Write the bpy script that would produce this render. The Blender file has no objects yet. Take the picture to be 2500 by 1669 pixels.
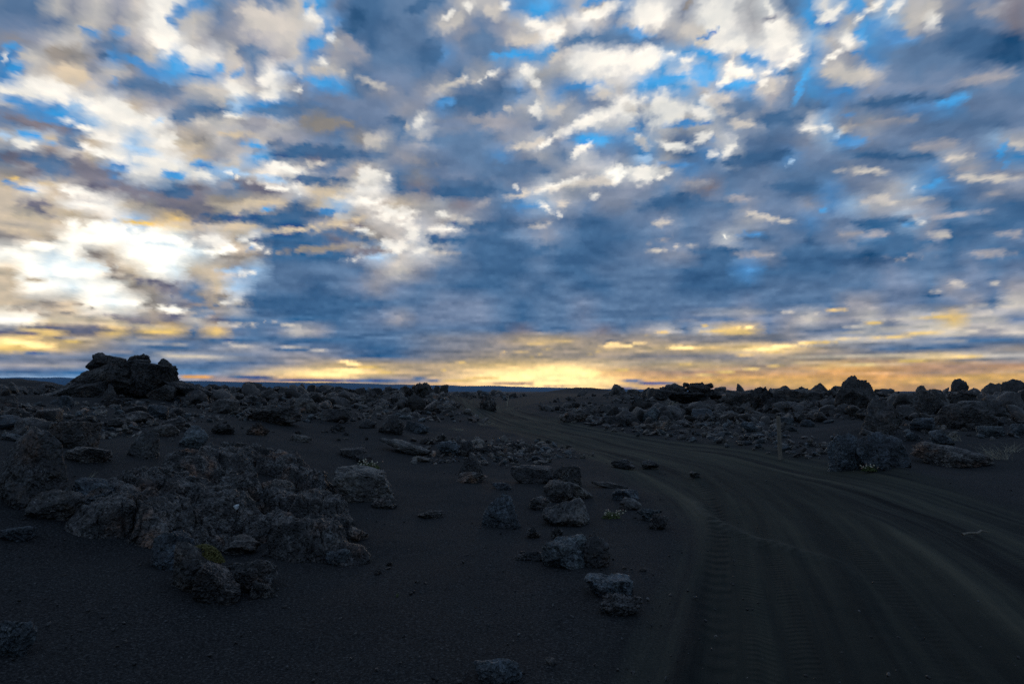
import bpy, bmesh, math, random
import numpy as np
from mathutils import Vector, Matrix, Euler
random.seed(7)
RNG = np.random.default_rng(11)
R = math.radians
SC = bpy.context.scene
COL = SC.collection

# ------------------------------------------------------------------ camera
CAM_Z, PITCH, FPX = 1.6, R(4.1), 1666.7
cam_d = bpy.data.cameras.new("camera")
cam_d.lens, cam_d.sensor_width = 24.0, 36.0
cam_d.clip_start, cam_d.clip_end = 0.05, 60000.0
cam = bpy.data.objects.new("camera", cam_d)
cam.location = (0, 0, CAM_Z)
cam.rotation_euler = (R(90) + PITCH, 0, 0)
COL.objects.link(cam)
SC.camera = cam
SC.view_settings.view_transform = 'Standard'
SC.view_settings.look = 'None'
SC.view_settings.exposure = 0.0
SC.view_settings.gamma = 1.0
SC.cycles.max_bounces = 5
SC.cycles.diffuse_bounces = 3
SC.cycles.volume_bounces = 0
SC.cycles.use_denoising = False
SC.cycles.use_adaptive_sampling = False

def px_dir(px, py):
    """direction in the world of a point of the 2500 x 1669 photograph"""
    cx, cy = (px - 1250) / FPX, (834.5 - py) / FPX
    f, u = np.array([0, math.cos(PITCH), math.sin(PITCH)]), np.array([0, -math.sin(PITCH), math.cos(PITCH)])
    return f + cx * np.array([1.0, 0, 0]) + cy * u

# ------------------------------------------------------------------ world: clouded dusk sky laid out by azimuth and elevation
PAL = dict(B=(84, 164, 226), b=(92, 150, 206), n=(74, 108, 146), N=(50, 86, 124), d=(98, 126, 160), g=(120, 138, 166),
           m=(156, 157, 166), k=(128, 126, 138), h=(156, 148, 140), c=(206, 199, 190), w=(250, 244, 232), t=(210, 193, 168),
           p=(232, 244, 246), q=(176, 206, 234), y=(252, 212, 132), o=(240, 178, 104), O=(190, 156, 128), e=(246, 194, 108))
LIN = {k: tuple((c / 255.0) ** 2.2 for c in v) for k, v in PAL.items()}
LIN['W'] = (1.25, 1.18, 1.02)
LIN['Y'] = (1.7, 1.18, 0.50)
SKY = [  # one letter per 50 px of the photograph's width, top row first
 (20,  "ddcmcmcwwb dmddcBgnnd ddcccbBbcc bwwmwwcwdB wBcqccmggk"),
 (60,  "gggccmcwbc gmcmcwbnnd dcmgmcwcwc gwccwwcwcB bcBqcmddgk"),
 (100, "mmccgdmcwc mmmccbcgnd dgmdmcwcdd ddgcwwwwwq cwBbddnnNN"),
 (140, "bchhmbdcBw wmdmcbmmdd nbgdBbBcww wwqBBcBwwb cmbddddnnN"),
 (180, "bcttmcmbBb bcgwbccdgg dgdcgwccww wwBwBwwbdB cccgdgggmd"),
 (220, "wwwccgdggc cwcwmbBdmg mcgdnbcbbw cBBBcbbcgB bbmgggddgd"),
 (260, "gbbqwwtmmd dqbbddgggm mbnndcwcgm wcwwqcdmdn bgdgbbBggg"),
 (300, "gdbbqwwwdc ccmcmhgggd wmmgmmgcww wbwcwdcddw qmcmgddddg"),
 (340, "cqtdtwqwth cmcmmgdhcd cdddmcwmbB bqcgcwgdgm qbmgggggqc"),
 (380, "dckctwqwwt mcBnnkdgdm mgddbmcdwg gBcdbwnnbg gdndddcmbB"),
 (420, "hkdkkbwwqw qqcwcgdtcd hggddddccw wwcbgddgdd dmmgdbgcmm"),
 (460, "twtckkddnk mdkmwttwwn knnndmwccm mmdmkdggnn bgmcqBbgmm"),
 (500, "thtwwwthkk htttntqWWt tckmdbqcgm mdnnddmggm bqcccmnddn"),
 (540, "tttttwqtyh htnnnmthWW Wtcgngmgnn dgmdggcmgb ggnnqmddnn"),
 (580, "httWWWpWpc wtwnndkthW wcdnndmdnn ndgdgwdngn gmdnnmnndg"),
 (620, "WWpWhtWWWp WthnnnnmqW wcdnnndnnn dgmmnngmnn nnNnndngdn"),
 (660, "tWpWWhtWpt tmqdddddmc mddnnndnnd dddnnnbnnn nddgdddgdg"),
 (700, "tWWpWWhhmd tqdddndgmg ddnnndndnn dddnnnnddd dddggdmggm"),
 (740, "thhtWpWhmk hcnnnnnnnd dgggdnddgd ddddddgddd dmmggdgmdc"),
 (780, "WWtthtkhkc kdddnnndgm ggggdnddgd dddgggmgmc mmcmccyccg"),
 (810, "kyykkyhyyn ygdgcmdddd ddddnkddgk dmcdcyygmg ggdggccmmc"),
 (830, "Yykyhhddmn nddnnnnndd dddgkyyyhk hyhmhhhhkc cccmcddddd"),
 (850, "yyyhhmdddn gcmgdmnnnn ddghhhyhhy yhyyyyYYyh hhddddgghh"),
 (870, "gmmmddddcc ddgmhmmnnd dhhhyhyhhy hhhhhmmyhh hhhhhyyccc"),
 (890, "mmmmmggddg ddgghhyyhh hhyhyyhYYh hhhyyhhhhO yyoOOOOOOO"),
 (910, "ggddbbbdgq gddyYYYyyh hhOYYYYYYo oOhhOooOOo ooooOOOOOe"),
 (930, "qqqqqqqqqo oddooyyddd doYYYYYYYY oOoeeeeeee eoooeeeeee"),
 (950, "qqqqqqqooo oooooyyyyy oooOYYYYYY oOedOOOOee eeeooOOeee"),
]
SKY_Y = np.array([r[0] for r in SKY], float)
SKY_C = np.array([[LIN[ch] for ch in r[1].replace(' ', '')] for r in SKY])
for _k in range(len(SKY) - 7, len(SKY)):          # low clouds are long and thin: soften them sideways
    for _ in range(2 if _k < len(SKY) - 4 else 5):
        _p = np.pad(SKY_C[_k], ((1, 1), (0, 0)), 'edge'); SKY_C[_k] = (_p[:-2] + 2 * _p[1:-1] + _p[2:]) / 4

for _j in range(len(SKY)):          # no glare in the broken patch left of the middle
    for _i in range(10, 50):
        if 440 <= SKY[_j][0] <= 640 and SKY[_j][1].replace(' ', '')[_i] == 'W': SKY_C[_j, _i] = LIN['c']
_lum = SKY_C.mean(2)[..., None]; _dk = np.array(LIN['d'])
_k = np.where(np.arange(50)[None, :, None] >= 20, np.where(SKY_Y[:, None, None] < 230, 0.30, 0.46), 0.14) * (SKY_Y[:, None, None] <= 630) * (_lum > _dk.mean()) * (_lum < 0.95)
SKY_C = SKY_C * (1 - _k) + _dk * _k
# single cloud patches: tone, centre x and y, half length, half width, tilt (degrees, down to the right)
PATCHES = """
w 395 60 75 32 75;b 415 55 14 14 0;b 455 30 28 22 0;b 210 78 24 9 15;b 285 78 22 14 0;b 265 128 14 8 0;n 240 138 25 13 0;
b 345 155 65 12 25;B 435 160 28 20 0;c 460 65 25 25 0;w 475 130 25 15 0;h 130 130 40 22 0;c 60 145 35 16 0;B 20 120 18 12 0;B 30 165 24 12 10;w 4 140 8 16 0;
w 90 215 95 22 14;b 50 245 65 9 14;B 140 278 45 13 20;w 280 275 85 22 18;d 350 215 70 20 10;b 275 205 14 12 0;t 170 190 60 18 12;k 90 300 100 12 15;w 190 305 50 6 15;d 470 275 38 18 -20;c 490 300 20 15 0;q 375 300 12 8 0;
g 600 10 90 12 0;c 670 62 110 38 5;w 760 48 14 20 -40;B 750 20 9 22 0;c 770 18 9 14 0;n 890 50 78 48 0;N 890 45 32 26 0;b 800 70 14 40 -25;B 780 112 14 20 0;w 812 100 12 10 0;m 870 112 40 12 30;
d 615 125 20 11 0;d 650 130 15 10 0;c 570 145 18 24 0;B 540 162 18 12 0;b 585 180 14 12 0;w 665 195 28 11 -15;w 660 230 26 11 0;w 575 220 24 24 0;c 530 225 25 15 0;d 705 165 22 14 0;
c 735 172 14 18 0;w 800 160 26 15 30;B 790 207 45 15 0;c 900 195 25 11 20;c 850 185 15 12 0;w 725 220 12 7 0;b 640 265 50 11 0;q 570 255 20 6 10;d 690 272 60 12 0;g 820 250 90 18 5;
c 555 290 45 13 0;w 550 276 22 4 10;m 620 300 50 15 0;h 800 305 80 13 0;n 960 285 25 10 0;c 985 300 8 10 0;
n 1040 10 60 12 -10;c 1100 48 36 22 -25;w 1090 33 22 5 -40;w 1140 20 14 13 0;w 1245 15 15 9 -40;c 1210 32 25 17 0;B 1325 15 35 22 0;b 1450 10 35 8 0;w 1320 50 28 13 0;w 1350 85 32 20 -20;c 1270 92 50 17 0;c 1225 105 8 10 0;
w 1445 42 70 14 -10;d 1180 112 60 28 0;n 1040 130 30 30 0;B 1260 140 62 13 0;B 1340 125 18 10 0;d 1430 105 70 13 -12;w 1490 160 98 30 -6;c 1360 152 15 18 0;w 1290 175 26 11 20;w 1325 205 13 12 60;
c 1120 202 75 10 -12;w 1190 185 24 6 -40;w 1145 195 12 7 0;n 1130 248 68 18 0;b 1090 250 25 9 0;d 1260 225 50 12 0;c 1240 265 18 8 -15;w 1310 264 16 20 0;c 1355 262 38 18 0;w 1440 302 75 15 -22;
b 1440 215 60 13 0;d 1310 308 25 9 0;m 1200 292 60 15 0;g 1080 303 60 10 0;w 1015 290 14 14 0;c 1470 240 32 7 -25;
w 1610 35 42 33 0;w 1750 45 48 45 -50;w 1765 105 48 24 -15;c 1700 72 30 30 0;h 1680 8 15 9 -45;b 1732 78 34 3 -33;w 1885 85 52 45 -40;w 1880 15 24 8 -50;w 1930 118 30 13 -30;m 1870 38 40 7 -10;B 1975 40 18 30 0;
b 1560 85 40 13 0;d 1520 92 35 13 0;w 1560 155 70 28 -12;w 1590 122 18 13 0;B 1720 140 32 14 20;B 1640 203 55 15 -10;B 1700 182 30 22 0;w 1675 152 22 11 -10;w 1645 140 14 9 0;w 1775 150 11 22 10;w 1765 187 24 9 -40;
w 1810 167 22 11 0;w 1860 170 25 8 -20;w 1925 147 46 8 -28;B 1812 130 12 11 0;b 1850 142 30 9 10;B 1800 205 38 11 -15;c 1865 217 35 28 0;w 1845 202 12 12 0;B 1960 208 46 9 -62;w 1627 268 54 34 0;w 1530 262 30 28 0;c 1545 268 18 9 0;
w 1735 250 18 26 20;c 1762 255 25 25 0;w 1710 285 25 10 10;d 1805 262 40 17 0;m 1880 240 25 9 0;n 1900 285 62 20 0;b 1680 308 42 9 0;B 1545 314 20 6 0;c 1810 305 35 11 0;w 1975 312 26 7 0;d 1990 255 38 13 0;
w 2030 38 42 11 -30;w 2140 15 32 9 -35;w 2100 47 26 6 -50;B 2085 18 22 20 0;B 2110 85 16 24 0;b 2140 70 30 12 -50;w 2190 22 24 9 -50;c 2260 30 58 25 -20;w 2280 45 25 24 0;w 2065 108 24 18 -55;w 2030 142 42 8 -45;w 2105 110 14 4 -10;
c 2060 182 52 26 0;c 2105 170 10 15 0;b 2095 135 25 9 0;b 2195 85 40 18 0;m 2440 18 60 26 0;k 2488 30 30 35 0;N 2455 112 72 28 0;n 2370 100 62 28 0;d 2240 130 60 28 0;m 2410 190 75 14 -8;g 2220 215 120 13 -3;n 2190 246 92 12 -4;
B 2330 247 45 11 -10;b 2050 225 45 11 0;c 2075 310 28 8 -12;m 2150 300 60 13 -5;b 2090 280 20 8 0;w 2020 309 14 7 0;
k 50 388 62 18 8;d 130 402 62 20 15;k 230 425 75 19 22;k 330 465 80 22 20;k 420 492 72 22 12;n 430 470 25 16 0;k 485 522 40 18 10;B 90 340 48 7 20;w 70 357 32 10 15;q 15 335 20 9 0;d 170 352 26 9 15;w 270 340 50 11 15;
w 272 385 34 11 15;w 230 370 30 8 30;q 330 360 42 12 15;b 290 408 26 9 15;w 400 345 25 16 0;w 380 395 72 13 10;B 425 427 28 11 5;B 485 398 22 11 0;t 455 355 30 13 0;y 50 440 58 6 5;t 110 446 42 8 5;b 45 455 42 5 15;k 90 502 52 16 20;
w 190 470 62 8 15;w 220 500 72 9 10;t 160 517 52 7 10;t 80 537 90 9 5;W 250 560 80 18 10;W 380 585 100 20 10;t 60 567 60 9 5;q 290 535 26 5 0;y 340 541 50 6 5;t 440 546 52 6 10;h 225 618 24 7 25;p 400 602 80 8 8;p 150 630 32 8 0;W 100 600 60 9 0;
t 560 325 48 8 0;B 612 350 42 8 12;n 745 368 112 20 2;c 900 345 25 17 -20;c 570 396 28 8 5;w 690 412 52 12 25;c 765 400 36 8 -5;b 525 405 32 8 15;q 600 420 42 9 15;q 665 438 42 11 20;w 510 428 26 8 15;w 600 438 38 3 25;
k 620 455 62 12 15;m 560 450 20 12 0;w 690 465 62 4 20;n 780 442 72 13 2;m 850 422 40 12 0;w 900 425 30 15 0;w 950 430 14 10 0;t 800 472 52 8 10;w 890 490 62 11 8;w 960 520 46 22 25;t 600 497 92 7 0;h 540 488 50 10 0;n 590 532 92 12 0;
n 720 526 82 16 0;B 650 514 32 4 0;b 800 514 30 9 0;t 590 556 62 9 0;t 720 559 72 6 -4;t 830 546 62 7 -15;k 862 552 28 9 20;n 700 588 92 14 0;w 530 592 46 11 15;w 620 595 42 5 25;h 790 608 92 8 -2;d 860 582 60 13 15;n 770 628 92 9 0;
w 960 600 36 18 0;w 880 566 38 7 15;k 900 612 38 10 0;W 530 617 40 11 0;h 575 625 42 9 0;b 615 606 15 7 0;w 870 632 26 4 0;q 910 630 20 5 0;
d 1100 345 92 14 0;c 1300 347 62 12 -15;w 1342 345 36 9 -35;B 1460 345 36 11 10;w 1425 370 30 7 -35;d 1250 403 62 11 0;m 1020 395 40 9 10;g 1100 422 92 10 8;n 1110 465 92 14 2;w 1370 455 62 8 -14;c 1280 476 42 7 -14;w 1262 460 7 6 0;
w 1490 425 26 12 -30;c 1440 446 70 9 -12;w 1340 510 16 9 45;w 1370 530 11 6 45;w 1455 480 13 9 -40;c 1380 500 14 9 0;b 1280 505 42 7 0;m 1175 495 22 8 0;w 1070 525 20 11 0;c 1120 540 30 8 15;w 1005 560 16 34 0;w 1080 562 36 8 0;
n 1210 552 112 12 0;n 1100 586 82 12 0;c 1310 551 26 5 -5;w 1030 606 22 7 0;c 1085 615 40 5 5;n 1250 612 150 18 0;
w 1640 361 42 8 8;w 1580 330 14 6 0;c 1575 348 12 18 0;w 1718 340 22 8 -25;w 1775 365 24 8 -45;w 1735 378 12 5 -20;q 1575 392 26 7 0;w 1570 422 48 20 0;W 1508 425 20 16 0;w 1620 430 26 5 -25;n 1830 390 92 14 -8;b 1650 402 42 8 0;b 1740 345 14 7 0;
q 1935 395 14 4 -50;n 1640 495 92 14 -4;n 1930 455 62 9 -3;m 1690 447 30 7 0;c 1850 526 32 7 20;c 1892 541 42 5 2;m 1800 485 32 7 0;c 1620 547 24 6 -8;W 1772 578 8 6 0;m 1600 590 42 4 -12;c 1640 606 52 3 -6;n 1750 612 52 9 0;m 1850 620 42 6 0;b 1850 575 52 5 0;
b 2090 346 52 11 0;q 2050 325 14 4 -30;n 2180 385 82 9 0;m 2270 355 60 14 0;c 2330 388 36 9 0;m 2365 410 30 11 0;B 2450 365 26 8 -60;B 2462 400 12 5 -20;c 2490 350 16 13 0;c 2110 418 56 7 3;c 2410 435 72 7 -1;W 2222 467 11 4 -10;
B 2280 455 32 6 -20;c 2150 483 25 9 0;c 2200 490 82 5 -3;W 2106 507 9 4 0;B 2008 512 11 5 -30;w 2245 538 13 5 0;B 2213 547 12 4 -15;n 2140 542 92 9 -2;m 2330 525 82 6 -5;c 2300 572 26 6 -8;m 2100 570 62 6 0;n 2400 552 92 10 -3;n 2200 596 122 11 0;
m 2230 625 62 5 -3;m 2420 620 52 8 0;m 2470 575 40 5 -5;m 2420 475 32 6 -15;
t 20 680 26 9 10;t 80 685 36 4 0;p 200 650 62 11 0;h 300 676 36 7 5;k 370 688 52 9 5;k 440 712 62 12 15;d 470 722 42 15 20;d 492 762 32 16 0;t 60 735 40 5 5;h 120 743 36 6 8;h 185 744 20 3 3;h 225 748 18 3 0;h 60 755 40 5 5;h 105 768 25 4 10;h 160 763 50 3 10;
h 380 746 40 6 0;W 425 757 36 9 5;k 330 782 62 7 12;y 40 800 60 3 3;k 170 800 122 7 3;Y 60 836 72 6 5;Y 95 846 40 3 0;y 180 832 20 3 0;k 100 818 92 5 6;m 82 864 60 5 0;d 80 863 36 2.5 0;m 295 858 36 3 0;m 60 892 112 5 2;d 40 905 92 3 0;o 480 920 42 4 0;
w 590 668 32 5 0;q 560 660 32 6 0;w 560 735 32 4 -4;h 530 720 40 9 0;c 560 792 62 5 2;c 700 792 36 5 10;n 750 740 150 22 0;c 585 842 42 4 3;c 740 850 62 3 6;n 720 852 52 5 0;Y 855 886 24 4 5;y 890 895 52 2.5 5;Y 790 915 72 6 3;Y 850 905 50 5 0;y 940 908 20 5 10;
n 620 922 62 5 3;n 760 928 82 3 0;d 900 930 72 3 0;y 760 934 62 2.5 0;
y 1340 836 62 3 -5;y 1300 856 42 2 -5;y 1230 860 10 2 -25;y 1310 868 14 2 -20;y 1460 858 26 2 -15;Y 1490 842 26 4 -8;y 1125 884 11 2.5 0;y 1085 902 5 4 0;Y 1270 920 95 13 -3;Y 1385 910 75 16 0;Y 1350 930 125 11 0;y 1150 926 82 4 -4;d 1025 925 24 5 0;d 1060 931 20 3 0;O 1290 938 102 3 2;
Y 1535 842 42 4 -8;y 1620 810 36 2.5 -10;y 1760 806 52 3 -6;Y 1820 801 26 2.5 -6;y 1720 796 8 2 0;Y 1670 848 42 5 0;y 1770 848 82 4 -2;Y 1890 848 72 5 -4;Y 1960 838 42 3 -8;y 1860 862 82 2.5 -6;y 1580 854 26 3 -3;y 1665 890 26 2 -5;y 1730 885 14 1.5 -5;
y 1520 903 20 2 -5;c 1950 763 42 2.5 3;y 1800 905 142 2.5 -7;d 1545 928 32 2.5 -3;d 1600 936 52 3 0;d 1520 946 42 4 0;O 1740 950 62 4 0;
c 2340 692 20 4 0;c 2430 692 26 3 0;c 2280 709 24 2.5 0;n 2260 718 42 4 0;c 2380 743 26 2.5 0;y 2050 758 26 3 0;y 2290 773 52 5 -2;c 2200 776 92 3 -2;y 2130 787 26 2.5 0;c 2100 796 42 3 0;c 2420 762 62 3 -3;c 2470 752 32 4 0;
y 2250 813 62 4 -4;c 2400 803 102 3 -4;y 2160 825 62 3 -4;y 2030 832 62 3 -4;y 2160 886 152 2.2 -4.5;y 2420 866 92 1.8 -3;e 2350 925 162 9 -2"""
_P = [p.split() for p in PATCHES.replace('\n', '').split(';') if p.strip()]
P_COL = np.array([LIN[p[0]] for p in _P]); P_NUM = np.array([[float(v) for v in p[1:]] for p in _P])

_LAT = np.random.default_rng(5).random((48, 48, 48)).astype(np.float32) * 2 - 1
def vnoise(p):
    """smooth value noise in -1..1 for an (n, 3) array"""
    i = np.floor(p).astype(np.int64); f = (p - i).astype(np.float32); f = f * f * f * (f * (f * 6 - 15) + 10)
    i0 = i % 48; i1 = (i0 + 1) % 48
    x0, y0, z0 = i0.T; x1, y1, z1 = i1.T; fx, fy, fz = f.T
    a = _LAT[x0, y0, z0] * (1 - fx) + _LAT[x1, y0, z0] * fx
    b = _LAT[x0, y1, z0] * (1 - fx) + _LAT[x1, y1, z0] * fx
    c = _LAT[x0, y0, z1] * (1 - fx) + _LAT[x1, y0, z1] * fx
    d = _LAT[x0, y1, z1] * (1 - fx) + _LAT[x1, y1, z1] * fx
    return (a * (1 - fy) + b * fy) * (1 - fz) + (c * (1 - fy) + d * fy) * fz
def fbm(p, octs=4, gain=0.5, ridged=False):
    s = np.zeros(len(p), np.float32); a = 1.0; tot = 0
    for o in range(octs):
        n = vnoise(p * (2.03 ** o) + 17.3 * o)
        s += a * ((1 - 2 * np.abs(n)) if ridged else n); tot += a; a *= gain
    return s / tot

def sky_field(az, el):
    """colour of the clouded sky for arrays of azimuth and elevation in degrees"""
    A, E = np.radians(az), np.radians(el)
    D = np.stack([np.sin(A) * np.cos(E), np.cos(A) * np.cos(E), np.sin(E)], 1)
    fwd, up = np.array([0, math.cos(PITCH), math.sin(PITCH)]), np.array([0, -math.sin(PITCH), math.cos(PITCH)])
    w = np.maximum(D @ fwd, 0.2)
    px, py = 1250 + FPX * D[:, 0] / w, 834.5 - FPX * (D @ up) / w
    # billow the outlines: cloud cells shrink and flatten towards the horizon
    z = np.sin(np.radians(np.maximum(el, 0.0)))
    zq = z + 0.055
    U = D[:, 0] / zq; V = 0.66 * D[:, 1] / zq           # bands of cloud run away from the camera and meet low in the west
    q = np.stack([U * 5.2, V * 5.2, np.zeros_like(U)], 1)
    q2 = q * 2.9 + 11
    size = 12 + 120 * np.clip(z, 0, .6)
    wx = fbm(q, 4, .55) * 0.50 + fbm(q2, 3, .6) * 0.30; wy = fbm(q + 31.7, 4, .55) * 0.50 + fbm(q2 + 9.1, 3, .6) * 0.30
    px = px + wx * size * 0.85; py = py + wy * size * (0.14 + 0.6 * np.clip(z * 2, 0, 1))
    u = np.clip(px / 50.0 - 0.5, 0, 48.999); i = u.astype(int); fu = (u - i)[:, None]
    vv = np.interp(py, SKY_Y, np.arange(len(SKY_Y))); j = np.clip(vv.astype(int), 0, len(SKY_Y) - 2); fv = (vv - j)[:, None]
    c = (SKY_C[j, i] * (1 - fu) + SKY_C[j, i + 1] * fu) * (1 - fv) + (SKY_C[j + 1, i] * (1 - fu) + SKY_C[j + 1, i + 1] * fu) * fv
    c = c.copy()
    fine = q * 7.3 + 3
    tear = (0.80 * fbm(q2 + 3.3, 3, .6) + 0.40 * fbm(fine, 3, .6)) * np.clip(z * 8, .25, 1)
    for (cx, cy, rx, ry, ang), col in zip(P_NUM, P_COL):
        k = np.nonzero((np.abs(px - cx) < max(rx, ry, 6) * 1.9) & (np.abs(py - cy) < max(ry, rx * abs(math.sin(math.radians(ang))), 4) * 1.9 + 4))[0]
        if not len(k): continue
        a = math.radians(ang); dx, dy = px[k] - cx, py[k] - cy
        uu = (dx * math.cos(a) + dy * math.sin(a)) / max(rx, 5); v_ = (-dx * math.sin(a) + dy * math.cos(a)) / max(ry, 2.2)
        g = np.clip((1.42 + tear[k] - np.sqrt(uu * uu + v_ * v_)) / 1.05, 0, 1); g = (g * g * (3 - 2 * g) * (0.62 + 0.26 * min(1, rx / 45)))[:, None]
        c[k] = c[k] * (1 - g) + col * g
    # long thin bright slits between the cloud bands, low over the plain
    sl = fbm(np.stack([D[:, 0] / (z + 0.12) * 1.6 + 4, 0.6 * np.log(z + 0.012) * 14 + 0.25 * A * 9, np.zeros_like(U)], 1), 4, .55)
    zone = np.clip((py - 730) / 80, 0, 1) * np.clip((925 - py) / 50, 0, 1) * np.clip(np.maximum((px - 1500) / 250, (640 - px) / 150), 0, 1)
    g = (np.clip((sl - 0.12) / 0.34, 0, 1) * zone * 0.42)[:, None]
    c = c * (1 - g) + np.array([0.85, 0.72, 0.50]) * g
    g = (np.clip((-sl - 0.10) / 0.34, 0, 1) * zone * 0.5)[:, None]
    c = c * (1 - g) + np.array([0.16, 0.19, 0.24]) * g
    # grey-brown cloud bank closing in above the low glow
    bank = np.clip((py - 800) / 25, 0, 1) * np.clip((892 - py) / 22, 0, 1) * np.clip((px - 960) / 120, 0, 1) * np.clip((2050 - px) / 300, 0, 1)
    lit = np.clip((c.mean(1) - 0.34) / 0.9, 0, 1)
    g = (bank * 0.62 * (1 - lit))[:, None]
    c = c * (1 - g) + np.array([0.27, 0.26, 0.265]) * g
    # relief inside the clouds
    r0 = fbm(np.stack([U * 1.5, V * 3.4, U * 0 + 2.5], 1), 4, .6)
    r = fbm(q * 1.25 + 5, 4, .58); r2 = fbm(q * 4.2 + 8, 3, .6) * np.clip(z * 9, .12, 1)
    lum = c.mean(1)
    amp = 0.52 - 0.16 * np.clip((lum - 0.25) / 0.5, 0, 1)
    t = (np.clip(r0 * 0.85 + r * 0.8 + r2 * 0.32, -.8, .9) * amp)[:, None]
    c = c * np.exp(t * np.array([0.86, 0.70, 0.54]) - np.array([0.05, 0.04, 0.02]))
    return c

world = bpy.data.worlds.new("World")
SC.world = world
world.use_nodes = True
WT = world.node_tree
WT.nodes.clear()

class NT:
    """tiny helper for building node trees"""
    def __init__(s, t): s.t = t; s.x = 0
    def n(s, typ, **kw):
        nd = s.t.nodes.new(typ)
        s.x += 40; nd.location = (s.x, 0)
        for k, v in kw.items(): setattr(nd, k, v)
        return nd
    def l(s, a, b): s.t.links.new(a, b)
    def put(s, sock, v):
        if hasattr(v, 'is_linked') or isinstance(v, bpy.types.NodeSocket): s.l(v, sock)
        else: sock.default_value = v
    def m(s, op, a, b=0.0, c=0.0, clamp=False):
        nd = s.n('ShaderNodeMath', operation=op, use_clamp=clamp)
        s.put(nd.inputs[0], a); s.put(nd.inputs[1], b)
        if op == 'MULTIPLY_ADD': s.put(nd.inputs[2], c)
        return nd.outputs[0]
    def mr(s, v, a, b, c=0.0, d=1.0, t='LINEAR'):
        nd = s.n('ShaderNodeMapRange', interpolation_type=t, clamp=True)
        for i, q in enumerate((v, a, b, c, d)): s.put(nd.inputs[i], q)
        return nd.outputs[0]
    def mix(s, f, a, b, blend='MIX'):
        nd = s.n('ShaderNodeMix', data_type='RGBA', blend_type=blend, clamp_factor=True)
        s.put(nd.inputs[0], f)
        for sk, v in ((nd.inputs[6], a), (nd.inputs[7], b)):
            if isinstance(v, tuple): v = v + (1.0,) if len(v) == 3 else v
            s.put(sk, v)
        return nd.outputs[2]
    def noise(s, vec, scale, detail=2.0, rough=0.5, dist=0.0, out=0, lac=2.0, dims='3D'):
        nd = s.n('ShaderNodeTexNoise', noise_dimensions=dims)
        if vec is not None: s.l(vec, nd.inputs['Vector'])
        for k, v in (('Scale', scale), ('Detail', detail), ('Roughness', rough), ('Distortion', dist), ('Lacunarity', lac)):
            nd.inputs[k].default_value = v
        return nd.outputs[out]
    def ramp(s, fac, stops, interp='LINEAR'):
        nd = s.n('ShaderNodeValToRGB')
        cr = nd.color_ramp; cr.interpolation = interp
        while len(cr.elements) > 1: cr.elements.remove(cr.elements[-1])
        cr.elements[0].position = stops[0][0]; cr.elements[0].color = tuple(stops[0][1]) + (1,)
        for p, c in stops[1:]:
            e = cr.elements.new(p); e.color = tuple(c) + (1,)
        s.put(nd.inputs[0], fac)
        return nd.outputs[0]

SUN_AZ, SUN_EL = R(3.0), R(2.5)
W = NT(WT)
tc = W.n('ShaderNodeTexCoord')
sep = W.n('ShaderNodeSeparateXYZ'); W.l(tc.outputs['Generated'], sep.inputs[0])
X, Y, Z = sep.outputs
az = W.m('MULTIPLY', W.m('ARCTAN2', X, Y), 180 / math.pi)
el = W.m('MULTIPLY', W.m('ARCSINE', Z), 180 / math.pi)
# coordinates on a cloud deck high above: dense towards the horizon
zz = W.m('ADD', W.m('MAXIMUM', Z, 0.0), 0.06)
cv = W.n('ShaderNodeCombineXYZ')
W.l(W.m('DIVIDE', X, zz), cv.inputs[0]); W.l(W.m('DIVIDE', Y, zz), cv.inputs[1])
deck = cv.outputs[0]
# cloud-sized coordinates: patches flatten and crowd together towards the horizon
zp = W.m('MAXIMUM', Z, 0.0)
cs = W.n('ShaderNodeCombineXYZ')
W.l(W.m('MULTIPLY', W.m('DIVIDE', X, W.m('POWER', W.m('ADD', zp, 0.15), 0.6)), 2.0), cs.inputs[0])
W.l(W.m('MULTIPLY', W.m('LOGARITHM', W.m('ADD', zp, 0.05), math.e), 2.0), cs.inputs[1])
stretch = cs.outputs[0]
def cen(s): return W.m('SUBTRACT', s, 0.5)
wn = W.n('ShaderNodeTexNoise', noise_dimensions='2D'); W.l(stretch, wn.inputs['Vector'])
wn.inputs['Scale'].default_value = 42.0; wn.inputs['Detail'].default_value = 1.0; wn.inputs['Roughness'].default_value = 0.6
ws = W.n('ShaderNodeSeparateColor'); W.l(wn.outputs[1], ws.inputs[0])
amp_e = W.m('MULTIPLY_ADD', W.m('MAXIMUM', el, 0.0), 0.012, 0.06)          # degrees
az2 = W.m('MULTIPLY_ADD', cen(ws.outputs[0]), 0.45, az)
el2 = W.m('MULTIPLY_ADD', cen(ws.outputs[1]), amp_e, el)
ROWS = np.array([-0.25 + 0.22 * i for i in range(33)] + [6.79 + 0.275 * (i + 1) for i in range(96)])
NSEC, NB, NS, AZ0, AZ1 = 8, 8, 31, -40.0, 40.0
AZS = np.linspace(AZ0, AZ1, NSEC * 2 * NS + 1)
_ga, _ge = np.meshgrid(AZS, ROWS)
GRID = sky_field(_ga.ravel(), _ge.ravel()).reshape(len(ROWS), len(AZS), 3)
_b = GRID.copy()
for ax in (0, 1):
    for _ in range(3):
        _p = np.concatenate([_b.take([0], ax), _b, _b.take([-1], ax)], ax); n_ = _b.shape[ax]
        _b = (_p.take(range(0, n_), ax) + 2 * _p.take(range(1, n_ + 1), ax) + _p.take(range(2, n_ + 2), ax)) / 4
GRID = np.maximum(GRID + 0.5 * (GRID - _b), GRID * 0.5)
_lum = np.maximum(GRID.mean(2, keepdims=True), 0.02)
GRID = GRID * np.clip((_lum / 0.30) ** 0.06, 0.9, 1.08)
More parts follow.
